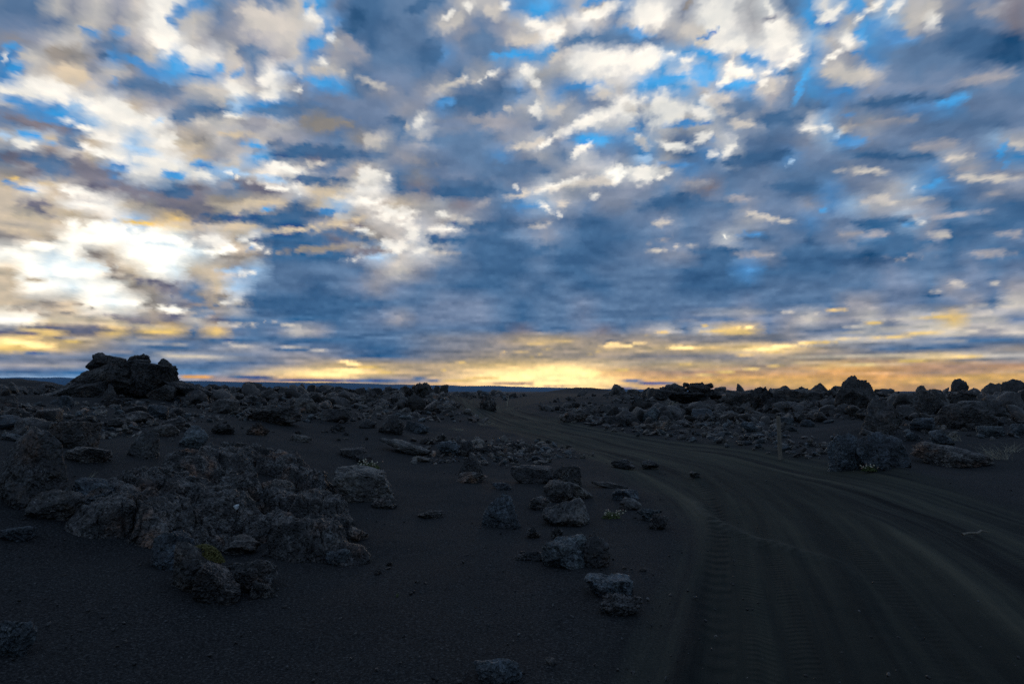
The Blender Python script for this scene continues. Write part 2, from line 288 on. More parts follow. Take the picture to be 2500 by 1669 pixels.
# what the air over the plain takes from light near the horizon, given back
HAZE_D, HAZE_TOP, HAZE_END = 3.8e-5, 330.0, 21500.0
_L = np.minimum(HAZE_END, HAZE_TOP / np.tan(np.radians(np.maximum(ROWS, 0.05))))
GRID = np.maximum(GRID * np.exp(HAZE_D * _L * 0.7)[:, None, None] - (1 - np.exp(-HAZE_D * _L))[:, None, None] * np.array([0.16, 0.20, 0.27]), 0.01)

def window_template():
    """a window of sky as a node group: azimuth and elevation in, colour out; 9 elevations, two colour ramps side by side on each"""
    g = bpy.data.node_groups.new("sky_window", 'ShaderNodeTree')
    for n_ in ("az", "el"): g.interface.new_socket(n_, in_out='INPUT', socket_type='NodeSocketFloat')
    g.interface.new_socket("colour", in_out='OUTPUT', socket_type='NodeSocketColor')
    G = NT(g); gi = G.n('NodeGroupInput'); go = G.n('NodeGroupOutput')
    fa = []
    for q in range(2):
        fa.append(G.mr(gi.outputs[0], 0, 1)); fa[-1].node.name = "half%d" % q
    gt = G.m('GREATER_THAN', gi.outputs[0], 0.0); gt.node.name = "split"
    acc = None
    for r in range(NB + 1):
        c = [G.ramp(fa[q], [(i / NS, (0, 0, 0)) for i in range(NS + 1)]) for q in range(2)]
        for q in range(2): c[q].node.name = "ramp%d_%d" % (r, q)
        row = G.mix(gt, c[0], c[1])
        if acc is None: acc = row
        else:
            f = G.mr(gi.outputs[1], 0, 1); f.node.name = "step%d" % r
            acc = G.mix(f, acc, row)
    G.l(acc, go.inputs[0])
    return g
TEMPLATE = window_template()
def leaf(sec, r0, r1):
    g = TEMPLATE.copy(); k0 = sec * 2 * NS
    for q in range(2):
        n_ = g.nodes["half%d" % q]; n_.inputs[1].default_value = AZS[k0 + q * NS]; n_.inputs[2].default_value = AZS[k0 + (q + 1) * NS]
    g.nodes["split"].inputs[1].default_value = AZS[k0 + NS]
    for r in range(NB + 1):
        rr = min(r0 + r, len(ROWS) - 1)
        if r:
            n_ = g.nodes["step%d" % r]; lo = ROWS[min(r0 + r - 1, len(ROWS) - 2)]; n_.inputs[1].default_value = lo; n_.inputs[2].default_value = max(ROWS[rr], lo + 0.01)
        for q in range(2):
            col = np.ones((NS + 1, 4), np.float32); col[:, :3] = np.clip(GRID[rr, k0 + q * NS:k0 + (q + 1) * NS + 1], 0, 4)
            g.nodes["ramp%d_%d" % (r, q)].color_ramp.elements.foreach_set('color', col.ravel())
    return g
def background(colour, strength=1.0):
    b = W.n('ShaderNodeBackground'); W.put(b.inputs[0], colour); b.inputs[1].default_value = strength
    return b.outputs[0]
def pick(f, a, b):
    m = W.n('ShaderNodeMixShader'); W.put(m.inputs[0], f); W.l(a, m.inputs[1]); W.l(b, m.inputs[2])
    return m.outputs[0]
def tree(items, cuts, val):
    if len(items) == 1: return items[0]()
    k = len(items) // 2
    return pick(W.m('GREATER_THAN', val, float(cuts[k - 1])), tree(items[:k], cuts[:k - 1], val), tree(items[k:], cuts[k:], val))
_bands = [(r, min(r + NB, len(ROWS) - 1)) for r in range(0, len(ROWS) - 1, NB)]
def window(s, r0, r1):
    def make():
        gn = W.n('ShaderNodeGroup'); gn.node_tree = leaf(s, r0, r1)
        W.l(az2, gn.inputs[0]); W.l(el2, gn.inputs[1])
        return background(gn.outputs[0])
    return make
def band(r0, r1):
    return lambda: tree([window(s, r0, r1) for s in range(NSEC)], [AZS[(s + 1) * 2 * NS] for s in range(NSEC - 1)], az2)
clouds_seen = tree([band(*b) for b in _bands], [ROWS[b[1]] for b in _bands[:-1]], el2)
# the rest of the sky, outside what the photograph shows
sky = W.n('ShaderNodeTexSky', sky_type='NISHITA', sun_disc=False, sun_elevation=R(8), sun_rotation=SUN_AZ,
          air_density=1.2, dust_density=0.6, ozone_density=2.0)
gap = W.mix(1.0, sky.outputs[0], (0.10, 0.10, 0.10), 'MULTIPLY')
cloud = W.ramp(W.noise(deck, 2.2, 5.0, 0.6, dims='2D'), [(0.36, (0.055, 0.12, 0.25)), (0.52, (0.11, 0.17, 0.28)), (0.62, (0.26, 0.29, 0.33)), (0.72, (0.55, 0.53, 0.50))])
rest = W.mix(W.mr(W.noise(deck, 1.3, 4.0, 0.6, dims='2D'), 0.42, 0.56), cloud, gap)
rest = W.mix(0.75, gap, cloud)
inside = W.m('MULTIPLY', W.mr(W.m('ABSOLUTE', az), 37.5, 39.9, 1.0, 0.0), W.mr(el, 31.2, 33.4, 1.0, 0.0))
low = W.m('LESS_THAN', el, -0.3)
final = pick(low, pick(inside, background(rest, 1.2), clouds_seen), background((0.05, 0.06, 0.08, 1.0)))
wo = W.n('ShaderNodeOutputWorld'); W.l(final, wo.inputs[0])
world.cycles.sampling_method = 'MANUAL'; world.cycles.sample_map_resolution = 1024

sun_d = bpy.data.lights.new("sun", 'SUN')
sun_d.energy, sun_d.angle, sun_d.color = 0.12, R(10), (1.0, 0.72, 0.42)
sun = bpy.data.objects.new("sun", sun_d)
COL.objects.link(sun)
sun.rotation_euler = Vector((math.sin(SUN_AZ) * math.cos(SUN_EL), math.cos(SUN_AZ) * math.cos(SUN_EL), math.sin(SUN_EL))).to_track_quat('Z', 'Y').to_euler()
# ------------------------------------------------------------------ helpers
def sstep(a, b, x):
    t = np.clip((x - a) / (b - a), 0, 1); return t * t * (3 - 2 * t)

def tag(o, label=None, cat=None, group=None, kind=None):
    for k, v in (('label', label), ('category', cat), ('group', group), ('kind', kind)):
        if v: o[k] = v
    return o
def mesh_obj(name, verts, faces, mat=None, parent=None, smooth=True, loc=None):
    me = bpy.data.meshes.new(name)
    verts = np.asarray(verts, np.float32)
    faces = np.asarray(faces, np.int32) if not isinstance(faces, list) else faces
    if isinstance(faces, list): me.from_pydata([tuple(v) for v in verts], [], faces)
    else:
        k = faces.shape[1]
        me.vertices.add(len(verts)); me.vertices.foreach_set('co', verts.ravel())
        me.loops.add(faces.size); me.loops.foreach_set('vertex_index', faces.ravel())
        me.polygons.add(len(faces)); me.polygons.foreach_set('loop_start', np.arange(0, faces.size, k, dtype=np.int32))
        me.update(calc_edges=True)
    me.polygons.foreach_set('use_smooth', np.full(len(me.polygons), smooth))
    if mat: me.materials.append(mat)
    o = bpy.data.objects.new(name, me)
    COL.objects.link(o)
    if parent is not None: o.parent = parent
    if loc is not None: o.location = loc
    return o

# ------------------------------------------------------------------ terrain heights
T_PX = np.array([-900, 0, 300, 600, 900, 1060, 1250, 1600, 1900, 2200, 2500, 3400], float)
T_AZ = np.arctan((T_PX - 1250) / FPX)
T_R = np.array([2.5, 4, 7, 11, 16, 22, 30, 45, 70, 120, 300, 1200, 21000], float)
T_Z = np.array([
 [0, 0, .30, .85, 1.25, 1.40, 1.5, 1.7, 2.6, 1.4, 0, -2, -8],
 [0, 0, .30, .85, 1.25, 1.38, 1.5, 1.85, 2.60, 1.4, 0, -2, -8],
 [0, 0, .22, .68, 1.05, 1.28, 1.38, 1.40, 1.45, 1.0, 0, -2, -8],
 [0, 0, .10, .43, .85, 1.12, 1.30, 1.50, 1.20, .8, 0, -2, -8],
 [0, 0, .04, .18, .48, .78, 1.02, 1.48, 1.20, .8, 0, -2, -8],
 [0, 0, .02, .08, .26, .48, .76, 1.50, 1.20, .8, .1, -2, -8],
 [0, 0, 0, 0, .05, .15, .22, .40, .60, .75, .3, -2, -8],
 [0, 0, 0, 0, 0, .02, .10, .40, .80, .90, .4, -2, -8],
 [0, 0, 0, 0, 0, .22, .52, .85, 1.00, .95, .4, -2, -8],
 [0, 0, 0, 0, .17, .46, .72, .90, .95, .9, .4, -2, -8],
 [0, 0, 0, 0, .12, .38, .66, .86, .93, .9, .4, -2, -8],
 [0, 0, 0, 0, .12, .38, .66, .86, .93, .9, .4, -2, -8]])
ROAD_A = [(14, 190), (9, 120), (3, 85), (0, 62), (-1.8, 46), (0.2, 32), (2.6, 23), (4.1, 17), (4.6, 12.5), (4.5, 9), (4.0, 6.6), (3.3, 4.5), (2.6, 2.4), (1.6, -1)]
ROAD_B = [(4.5, 17), (4.3, 13), (3.7, 9.5), (2.85, 6.5), (2.15, 4.2), (1.6, 2.4), (0.95, -1)]
def polyline(pts, step=0.15):
    P = np.array(pts, float)
    out = []
    n = len(P)
    for i in range(n - 1):
        p0, p1, p2, p3 = P[max(i - 1, 0)], P[i], P[i + 1], P[min(i + 2, n - 1)]
        k = max(2, int(np.linalg.norm(p2 - p1) / step))
        t = np.linspace(0, 1, k, endpoint=False)[:, None]
        out.append(0.5 * ((2 * p1) + (-p0 + p2) * t + (2 * p0 - 5 * p1 + 4 * p2 - p3) * t ** 2 + (-p0 + 3 * p1 - 3 * p2 + p3) * t ** 3))
    return np.vstack(out + [P[-1:]])
PL_A, PL_B = polyline(ROAD_A, .3), polyline(ROAD_B, .2)
def road_st(x, y, PL):
    """distance along and signed distance across a wheel track"""
    L = np.concatenate([[0], np.cumsum(np.linalg.norm(np.diff(PL, axis=0), axis=1))])
    T = np.gradient(PL, axis=0); T /= np.linalg.norm(T, axis=1)[:, None]
    s = np.empty(len(x)); t = np.empty(len(x))
    for a in range(0, len(x), 20000):
        xx, yy = x[a:a + 20000, None], y[a:a + 20000, None]
        k = ((xx - PL[None, :, 0]) ** 2 + (yy - PL[None, :, 1]) ** 2).argmin(1)
        dx, dy = xx[:, 0] - PL[k, 0], yy[:, 0] - PL[k, 1]
        s[a:a + 20000] = L[k] + dx * T[k, 0] + dy * T[k, 1]
        t[a:a + 20000] = dx * (-T[k, 1]) + dy * T[k, 0]
    return s, t                                              # t > 0 is the right-hand side seen from the camera

def base_height(x, y):
    az = np.arctan2(x, y); r = np.hypot(x, y)
    ia = np.interp(az, T_AZ, np.arange(len(T_AZ))); ir = np.interp(np.log(np.maximum(r, 2.5)), np.log(T_R), np.arange(len(T_R)))
    a0 = np.clip(ia.astype(int), 0, len(T_AZ) - 2); r0 = np.clip(ir.astype(int), 0, len(T_R) - 2)
    fa, fr = ia - a0, ir - r0
    fa = fa * fa * (3 - 2 * fa)
    z = (T_Z[a0, r0] * (1 - fa) + T_Z[a0 + 1, r0] * fa) * (1 - fr) + (T_Z[a0, r0 + 1] * (1 - fa) + T_Z[a0 + 1, r0 + 1] * fa) * fr
    return z

BERM = polyline([(2.72, 10.6), (2.55, 9.2), (2.62, 8.1), (2.82, 7.3), (3.05, 6.6), (3.1, 5.8)], .05)
def berm_dist(x, y):
    d = np.full(len(x), 9.0); f = np.zeros(len(x))
    k = (y > 4) & (y < 12) & (x > 1) & (x < 5)
    if k.any():
        q = (x[k, None] - BERM[None, :, 0]) ** 2 + (y[k, None] - BERM[None, :, 1]) ** 2
        i = q.argmin(1); d[k] = np.sqrt(q.min(1)); u = i / (len(BERM) - 1); f[k] = sstep(0, .25, u) * sstep(1, .6, u)
    return d, f

def height(x, y, detail=True):
    x = np.asarray(x, float); y = np.asarray(y, float)
    z = base_height(x, y)
    r = np.hypot(x, y)
    p = np.stack([x, y, np.zeros_like(x)], 1)
    s, t = road_st(x, y, PL_A); s2, t2 = road_st(x, y, PL_B)
    away = np.clip(np.minimum(np.abs(t) - 2.2, np.where(y < 18, np.abs(t2) - 1.1, 99)), 0, 3) / 3
    wild = sstep(20, 45, r) * away * (1 - 0.85 * sstep(150, 600, r))
    z = z + fbm(p * 0.45, 3) * (0.08 + 0.06 * sstep(8, 25, r)) * (0.3 + 0.7 * away)
    z = z + 0.07 * np.exp(-((np.abs(t) - 2.65) / 0.40) ** 2) * sstep(9, 13, y) * (0.5 + fbm(p * 0.6 + 2, 2))
    z = z + wild * (fbm(p * 0.22 + 3.1, 4, .55, True) * 0.26 - 0.08)
    z = z + 3.2 * np.exp(-(((x - 34) / 17) ** 2 + ((y - 330) / 30) ** 2))          # low dome far off on the plain
    # sand mound on the right, below the ledge
    z = z + 0.30 * np.exp(-(((x - 9.6) / 1.6) ** 2 + ((y - 19.5) / 2.2) ** 2))
    if detail:
        z = z + fbm(p * 1.7, 3) * 0.018 * (0.4 + 0.6 * away) + fbm(p * 6.5 + 9, 2) * 0.005
        onA = sstep(2.6, 1.9, np.abs(t)); onB = sstep(1.15, 0.95, np.abs(t2)) * (y < 18)
        z = z - 0.035 * np.maximum(onA, onB)
        pt = np.stack([t * 3.1, s * 0.06, np.zeros_like(t)], 1); pt2 = np.stack([t2 * 4.3 + 40, s2 * 0.10, np.zeros_like(t)], 1)
        z = z + 0.034 * fbm(pt, 3, .6) * onA + 0.020 * fbm(pt2, 3, .6) * onB
        for c0, w0 in ((-1.55, .16), (-0.75, .17), (0.65, .18), (1.45, .15)):
            z = z - 0.022 * np.exp(-((t - c0 - 0.18 * np.sin(s * 0.21 + c0)) / w0) ** 2) * onA
        # ridge of sand pushed aside where one set of wheels leaves the other
        db, fb = berm_dist(x, y)
        z = z + 0.05 * np.exp(-(db / 0.10) ** 2) * fb
        z = z + 0.018 * np.exp(-((t2 + 1.08 + 0.05 * np.sin(s2 * 2.3)) / 0.07) ** 2) * sstep(7.5, 6, y)
    return z

def hit(px, py, rmax=400):
    """where the sight line through a point of the photograph meets the ground"""
    d = px_dir(px, py); d = d / d[1]
    ys = np.geomspace(2.2, rmax, 900)
    z = CAM_Z + d[2] * ys
    h = height(d[0] * ys, ys, False)
    k = np.nonzero(z <= h)[0]
    k = k[0] if len(k) else len(ys) - 1
    y = ys[k]
    return np.array([d[0] * y, y, float(h[k])])

# ------------------------------------------------------------------ materials
def material(name):
    m = bpy.data.materials.new(name); m.use_nodes = True
    m.node_tree.nodes.clear()
    T = NT(m.node_tree)
    b = T.n('ShaderNodeBsdfPrincipled'); o = T.n('ShaderNodeOutputMaterial')
    T.l(b.outputs[0], o.inputs[0])
    return m, T, b
def bump(T, b, hgt, strength, dist, prev=None):
    n = T.n('ShaderNodeBump'); n.inputs['Strength'].default_value = strength; n.inputs['Distance'].default_value = dist
    T.put(n.inputs['Height'], hgt)
    if prev is not None: T.l(prev, n.inputs['Normal'])
    T.l(n.outputs[0], b.inputs['Normal'])
    return n.outputs[0]

M_SAND, T, b = material("volcanic_sand")
geo = T.n('ShaderNodeNewGeometry').outputs['Position']
def attr(T, n): 
    a = T.n('ShaderNodeAttribute'); a.attribute_name = n; return a.outputs['Fac']
sA, tA, sB, tB, mA, mB = [attr(T, k) for k in ('sA', 'tA', 'sB', 'tB', 'mA', 'mB')]
grain = T.noise(geo, 60.0, 6.0, 0.85)
patch = T.noise(geo, 1.1, 5.0, 0.6)
patch2 = T.noise(geo, 0.23, 4.0, 0.6)
sand = T.ramp(grain, [(0.37, (0.004, 0.0045, 0.006)), (0.50, (0.029, 0.0305, 0.0325)), (0.60, (0.082, 0.084, 0.084)), (0.67, (0.24, 0.24, 0.25))])
sand = T.mix(T.mr(patch, 0.35, 0.70), sand, T.mix(1.0, sand, (1.04, 0.95, 0.92), 'MULTIPLY'))
sand = T.mix(T.mr(patch2, 0.40, 0.62), T.mix(1.0, sand, (0.80, 0.82, 0.84), 'MULTIPLY'), sand)
# wheel-packed dust: streaks run along each track
def streak(s, t, fs, ft, det=4.0):
    c = T.n('ShaderNodeCombineXYZ'); T.l(T.m('MULTIPLY', s, fs), c.inputs[0]); T.l(T.m('MULTIPLY', t, ft), c.inputs[1])
    return T.noise(c.outputs[0], 1.0, det, 0.6)
stA, stB = streak(sA, tA, 0.10, 3.2, 6.0), streak(sB, tB, 0.16, 4.5, 6.0)
dust = T.ramp(T.m('ADD', T.m('MULTIPLY', stA, 0.75), T.m('MULTIPLY', grain, 0.25)),
              [(0.40, (0.011, 0.013, 0.014)), (0.47, (0.030, 0.034, 0.031)), (0.53, (0.050, 0.054, 0.043)), (0.62, (0.086, 0.084, 0.062))])
dustB = T.ramp(T.m('ADD', T.m('MULTIPLY', stB, 0.7), T.m('MULTIPLY', grain, 0.3)),
               [(0.38, (0.013, 0.016, 0.015)), (0.52, (0.030, 0.034, 0.029)), (0.66, (0.060, 0.062, 0.046))])
col = T.mix(mA, sand, dust); col = T.mix(T.m('MULTIPLY', mB, 0.85), col, dustB)
berm = T.m('MULTIPLY', attr(T, 'berm'), T.mr(T.noise(geo, 9.0, 4.0, 0.6), 0.38, 0.62))
col = T.mix(T.m('MULTIPLY', berm, 0.65), col, (0.105, 0.105, 0.09))
T.l(col, b.inputs['Base Color']); b.inputs['Roughness'].default_value = 0.92; b.inputs['Specular IOR Level'].default_value = 0.12
# tyre lugs: short bars across the wheel lanes
def lugs(s, t, lane, half, pitch, wob=0.0):
    bar = T.m('SINE', T.m('MULTIPLY', T.m('ADD', s, T.m('MULTIPLY', T.m('ABSOLUTE', T.m('SUBTRACT', t, lane)), wob)), 2 * math.pi / pitch))
    w = T.mr(T.m('ABSOLUTE', T.m('SUBTRACT', t, lane)), half * 0.75, half, 1.0, 0.0)
    return T.m('MULTIPLY', bar, w)
lug = T.m('ADD', T.m('ADD', lugs(sB, tB, -0.90, 0.13, 0.24, 0.5), T.m('MULTIPLY', lugs(sB, tB, -0.62, 0.10, 0.085), 0.45)),
          T.m('ADD', T.m('MULTIPLY', lugs(sB, tB, -0.36, 0.09, 0.085), 0.4), T.m('MULTIPLY', lugs(sB, tB, 0.5, 0.12, 0.1), 0.3)))
lug = T.m('MULTIPLY', T.m('MULTIPLY', lug, mB), T.mr(T.noise(geo, 1.6, 3.0, 0.6), 0.36, 0.58))
lugA = T.m('MULTIPLY', T.m('ADD', lugs(sA, tA, 0.9, 0.12, 0.08), lugs(sA, tA, -0.55, 0.12, 0.08)), T.m('MULTIPLY', mA, T.mr(T.noise(geo, 0.7, 3.0, 0.6), 0.46, 0.60)))
rut = T.m('ADD', T.m('MULTIPLY', streak(sA, tA, 0.05, 9.0, 3.0), mA), T.m('MULTIPLY', streak(sB, tB, 0.05, 12.0, 3.0), mB))
fine = T.m('ADD', T.m('MULTIPLY', grain, 0.009), T.m('MULTIPLY', T.noise(geo, 34.0, 4.0, 0.6), 0.006))
hgt = T.m('ADD', fine, T.m('ADD', T.m('MULTIPLY', rut, 0.030), T.m('MULTIPLY', T.m('ADD', lug, T.m('MULTIPLY', lugA, 0.35)), 0.016)))
bump(T, b, hgt, 1.0, 1.0)

def rock_material(name, dark, mid, light, warm, scale=1.0, pore=1.0, rust=0.0):
    m, T, b = material(name)
    tc = T.n('ShaderNodeTexCoord').outputs['Object']; oi = T.n('ShaderNodeObjectInfo').outputs['Random']
    v = T.n('ShaderNodeVectorMath', operation='ADD'); T.l(tc, v.inputs[0])
    cx = T.n('ShaderNodeCombineXYZ'); T.l(T.m('MULTIPLY', oi, 40.0), cx.inputs[0]); T.l(cx.outputs[0], v.inputs[1])
    p = v.outputs[0]
    big = T.noise(p, 2.6 * scale, 5.0, 0.6); fin = T.noise(p, 21.0 * scale, 6.0, 0.72); mot = T.noise(p, 7.0 * scale, 4.0, 0.6, 0.6)
    c = T.ramp(T.m('ADD', T.m('MULTIPLY', big, 0.45), T.m('MULTIPLY', fin, 0.55)), [(0.38, dark), (0.50, mid), (0.60, light)])
    c = T.mix(T.mr(mot, 0.46, 0.64), c, T.mix(1.0, c, warm, 'MULTIPLY'))
    if rust: c = T.mix(T.m('MULTIPLY', T.mr(T.noise(p, 1.9, 3.0, 0.55), 0.54, 0.66), rust), c, T.mix(1.0, c, (1.9, 1.05, 0.62), 'MULTIPLY'))
    fleck = T.m('MULTIPLY', T.mr(T.noise(p, 48.0 * scale, 3.0, 0.7), 0.57, 0.68), T.mr(T.noise(p, 4.3 * scale, 3.0, 0.6), 0.48, 0.62))
    c = T.mix(T.m('MULTIPLY', fleck, 0.8), c, (0.34, 0.33, 0.31))
    c = T.mix(1.0, c, T.ramp(oi, [(0.0, (0.55, 0.58, 0.64)), (0.5, (0.95, 0.96, 0.98)), (1.0, (1.35, 1.28, 1.20))]), 'MULTIPLY')
    T.l(c, b.inputs['Base Color']); b.inputs['Roughness'].default_value = 0.56; b.inputs['Specular IOR Level'].default_value = 0.6
    vo = T.n('ShaderNodeTexVoronoi', feature='F1'); T.l(p, vo.inputs['Vector']); vo.inputs['Scale'].default_value = 26.0 * scale
    h = T.m('ADD', T.m('MULTIPLY', T.mr(vo.outputs['Distance'], 0.0, 0.5), 0.014 * pore), T.m('MULTIPLY', T.noise(p, 17.0 * scale, 2.5, 0.5), 0.045))
    h = T.m('ADD', h, T.m('MULTIPLY', mot, 0.08))
    bump(T, b, h, 1.0, 1.0)
    return m
M_ROCK = rock_material("dark_basalt", (0.008, 0.008, 0.009), (0.020, 0.0198, 0.0205), (0.10, 0.097, 0.094), (1.25, 1.0, 0.82), 1.0, 1.0, 0.45)
M_CRUST = rock_material("crusted_lava", (0.007, 0.007, 0.007), (0.032, 0.030, 0.029), (0.26, 0.248, 0.232), (1.16, 1.00, 0.90), 1.4, 1.4, 0.8)
M_BLUE = rock_material("porous_blue_grey_lava", (0.009, 0.011, 0.014), (0.038, 0.050, 0.060), (0.165, 0.20, 0.225), (1.0, 0.98, 0.92), 1.2, 1.3)
M_PALE = rock_material("weathered_lava_slab", (0.016, 0.016, 0.016), (0.066, 0.063, 0.059), (0.23, 0.22, 0.20), (1.15, 1.0, 0.88))
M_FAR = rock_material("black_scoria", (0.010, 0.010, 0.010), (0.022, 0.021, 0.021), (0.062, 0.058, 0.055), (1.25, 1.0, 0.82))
def plain(name, col, rough=0.7, var=0.35, scale=12.0, stretch=None):
    m, T, b = material(name)
    tc = T.n('ShaderNodeTexCoord').outputs['Object']
    if stretch:
        mp = T.n('ShaderNodeMapping'); T.l(tc, mp.inputs[0]); mp.inputs['Scale'].default_value = stretch; tc = mp.outputs[0]
    n = T.noise(tc, scale, 4.0, 0.6)
    lo = tuple(c * (1 - var) for c in col); hi = tuple(min(1, c * (1 + var)) for c in col)
    T.l(T.ramp(n, [(0.3, lo), (0.7, hi)]), b.inputs['Base Color']); b.inputs['Roughness'].default_value = rough
    bump(T, b, n, 0.5, 0.004)
    return m
M_WOOD = plain("weathered_wood", (0.19, 0.16, 0.125), 0.8, 0.5, 9.0, (9, 9, 0.6))
M_STRAW = plain("dry_grass", (0.42, 0.38, 0.28), 0.7)
M_LEAF = plain("small_leaves", (0.10, 0.13, 0.035), 0.6)
M_MOSS = plain("yellow_moss", (0.135, 0.12, 0.03), 0.7, 0.5, 60)
M_PETAL = plain("pale_petals", (0.50, 0.46, 0.34), 0.6, 0.12)
M_CALYX = plain("reddish_calyx", (0.38, 0.24, 0.18), 0.6)
M_QUARTZ = plain("pale_pebble", (0.62, 0.66, 0.68), 0.5, 0.15)
M_HILL = plain("far_hill", (0.045, 0.045, 0.05), 0.9, 0.2, 0.002)

# ------------------------------------------------------------------ ground: one sheet, fine near the camera and reaching the horizon
nf = 640
ang = np.concatenate([np.linspace(-46, 46, nf), np.linspace(48, 312, 60)]) * math.pi / 180
ang = np.sort(ang)
rad = np.concatenate([[0.001, 0.8, 1.6], np.geomspace(2.2, 60, 470), np.geomspace(61, 1500, 110), np.geomspace(1700, 21000, 24)])
AA, RR = np.meshgrid(ang, rad, indexing='ij')
gx, gy = (RR * np.sin(AA)).ravel(), (RR * np.cos(AA)).ravel()
front = np.abs(np.where(AA > math.pi, AA - 2 * math.pi, AA)).ravel() < R(60)
gz = np.zeros_like(gx)
gz[front] = height(gx[front], gy[front])
back = ~front
gz[back] = base_height(gx[back], gy[back])
na, nr = len(ang), len(rad)
ii = np.arange(na)[:, None]; jj = np.arange(nr - 1)[None, :]
i2 = (ii + 1) % na
faces = np.stack([ii * nr + jj, i2 * nr + jj, i2 * nr + jj + 1, ii * nr + jj + 1], -1).reshape(-1, 4)[:, ::-1]
ground = mesh_obj("ground", np.stack([gx, gy, gz], 1), faces, M_SAND)
tag(ground, kind='structure')
far = np.full(len(gx), 50.0)
st = {}
near = front & (np.hypot(gx, gy) < 260)
for k, PL in (('A', PL_A), ('B', PL_B)):
    s, t = road_st(gx[near], gy[near], PL)
    S, TT = far.copy(), far.copy(); S[near] = s; TT[near] = t
    st['s' + k], st['t' + k] = S, TT
wob = fbm(np.stack([gx * 0.5, gy * 0.5, gx * 0], 1), 3) * 0.5
st['mA'] = sstep(2.7, 1.9, np.abs(st['tA'] + wob)) * near * (0.25 + 0.75 * sstep(75, 30, gy))
st['mB'] = sstep(1.16, 0.94, np.abs(st['tB'] + wob * 0.2)) * near * sstep(18, 12, gy) * (gy > -0.5)
_d, _f = berm_dist(gx + 0.05 * wob, gy); st['berm'] = np.exp(-(_d / 0.13) ** 2) * _f
for k, v in st.items():
    at = ground.data.attributes.new(k, 'FLOAT', 'POINT'); at.data.foreach_set('value', v.astype(np.float32))

# ------------------------------------------------------------------ far hills, kilometres away
def far_hill(px_top, dist, name, depth=1800.0, seed=1):
    pxs = np.linspace(px_top[0][0], px_top[-1][0], 260)
    tops = np.interp(pxs, [p[0] for p in px_top], [p[1] for p in px_top])
    top_z = CAM_Z + (954.0 - tops) / FPX * dist
    wig = fbm(np.stack([pxs * 0.02, pxs * 0 + seed, pxs * 0], 1), 4) * 0.0016 * dist * 0.7
    top_z = np.maximum(top_z + wig, -8)
    v = []
    prof = [(0.0, -25.0, 0), (0.45, 0.55, 1), (0.8, 0.9, 1), (1.0, 1.0, 1), (1.25, 0.9, 1), (1.9, -25.0, 0)]
    for f, q, rel in prof:
        yy = dist - depth * (1 - f)
        xx = (pxs - 1250) / FPX * yy
        zz = (top_z * q if rel else np.full_like(top_z, q))
        v.append(np.stack([xx, np.full_like(xx, yy), zz], 1))
    v = np.vstack(v); n = len(pxs)
    fc = [(r * n + i, r * n + i + 1, (r + 1) * n + i + 1, (r + 1) * n + i) for r in range(len(prof) - 1) for i in range(n - 1)]
    o = mesh_obj(name, v, np.array(fc), M_HILL)
    return tag(o, kind='structure')
far_hill([(-700, 935), (-300, 924), (0, 921), (130, 921), (300, 927), (500, 930), (700, 933), (850, 935), (1000, 939), (1200, 942), (1400, 947), (1700, 952), (2000, 955)], 17000, "hills")

# ------------------------------------------------------------------ air: far things fade to blue
hm = bpy.data.materials.new("air"); hm.use_nodes = True; hm.node_tree.nodes.clear()
HT = NT(hm.node_tree)
pv = HT.n('ShaderNodeVolumePrincipled'); ho = HT.n('ShaderNodeOutputMaterial'); HT.l(pv.outputs[0], ho.inputs['Volume'])
pv.inputs['Color'].default_value = (0.17, 0.52, 1.0, 1); pv.inputs['Density'].default_value = HAZE_D
pv.inputs['Anisotropy'].default_value = 0.0
hv = [(x, y, z) for z in (-30, HAZE_TOP) for (x, y) in ((-26000, -4000), (26000, -4000), (26000, HAZE_END), (-26000, HAZE_END))]
haze = mesh_obj("haze", hv, [(0, 3, 2, 1), (4, 5, 6, 7), (0, 1, 5, 4), (1, 2, 6, 5), (2, 3, 7, 6), (3, 0, 4, 7)], hm, None, False)
tag(haze, "thin blue evening air over the whole plain", None, None, 'stuff')
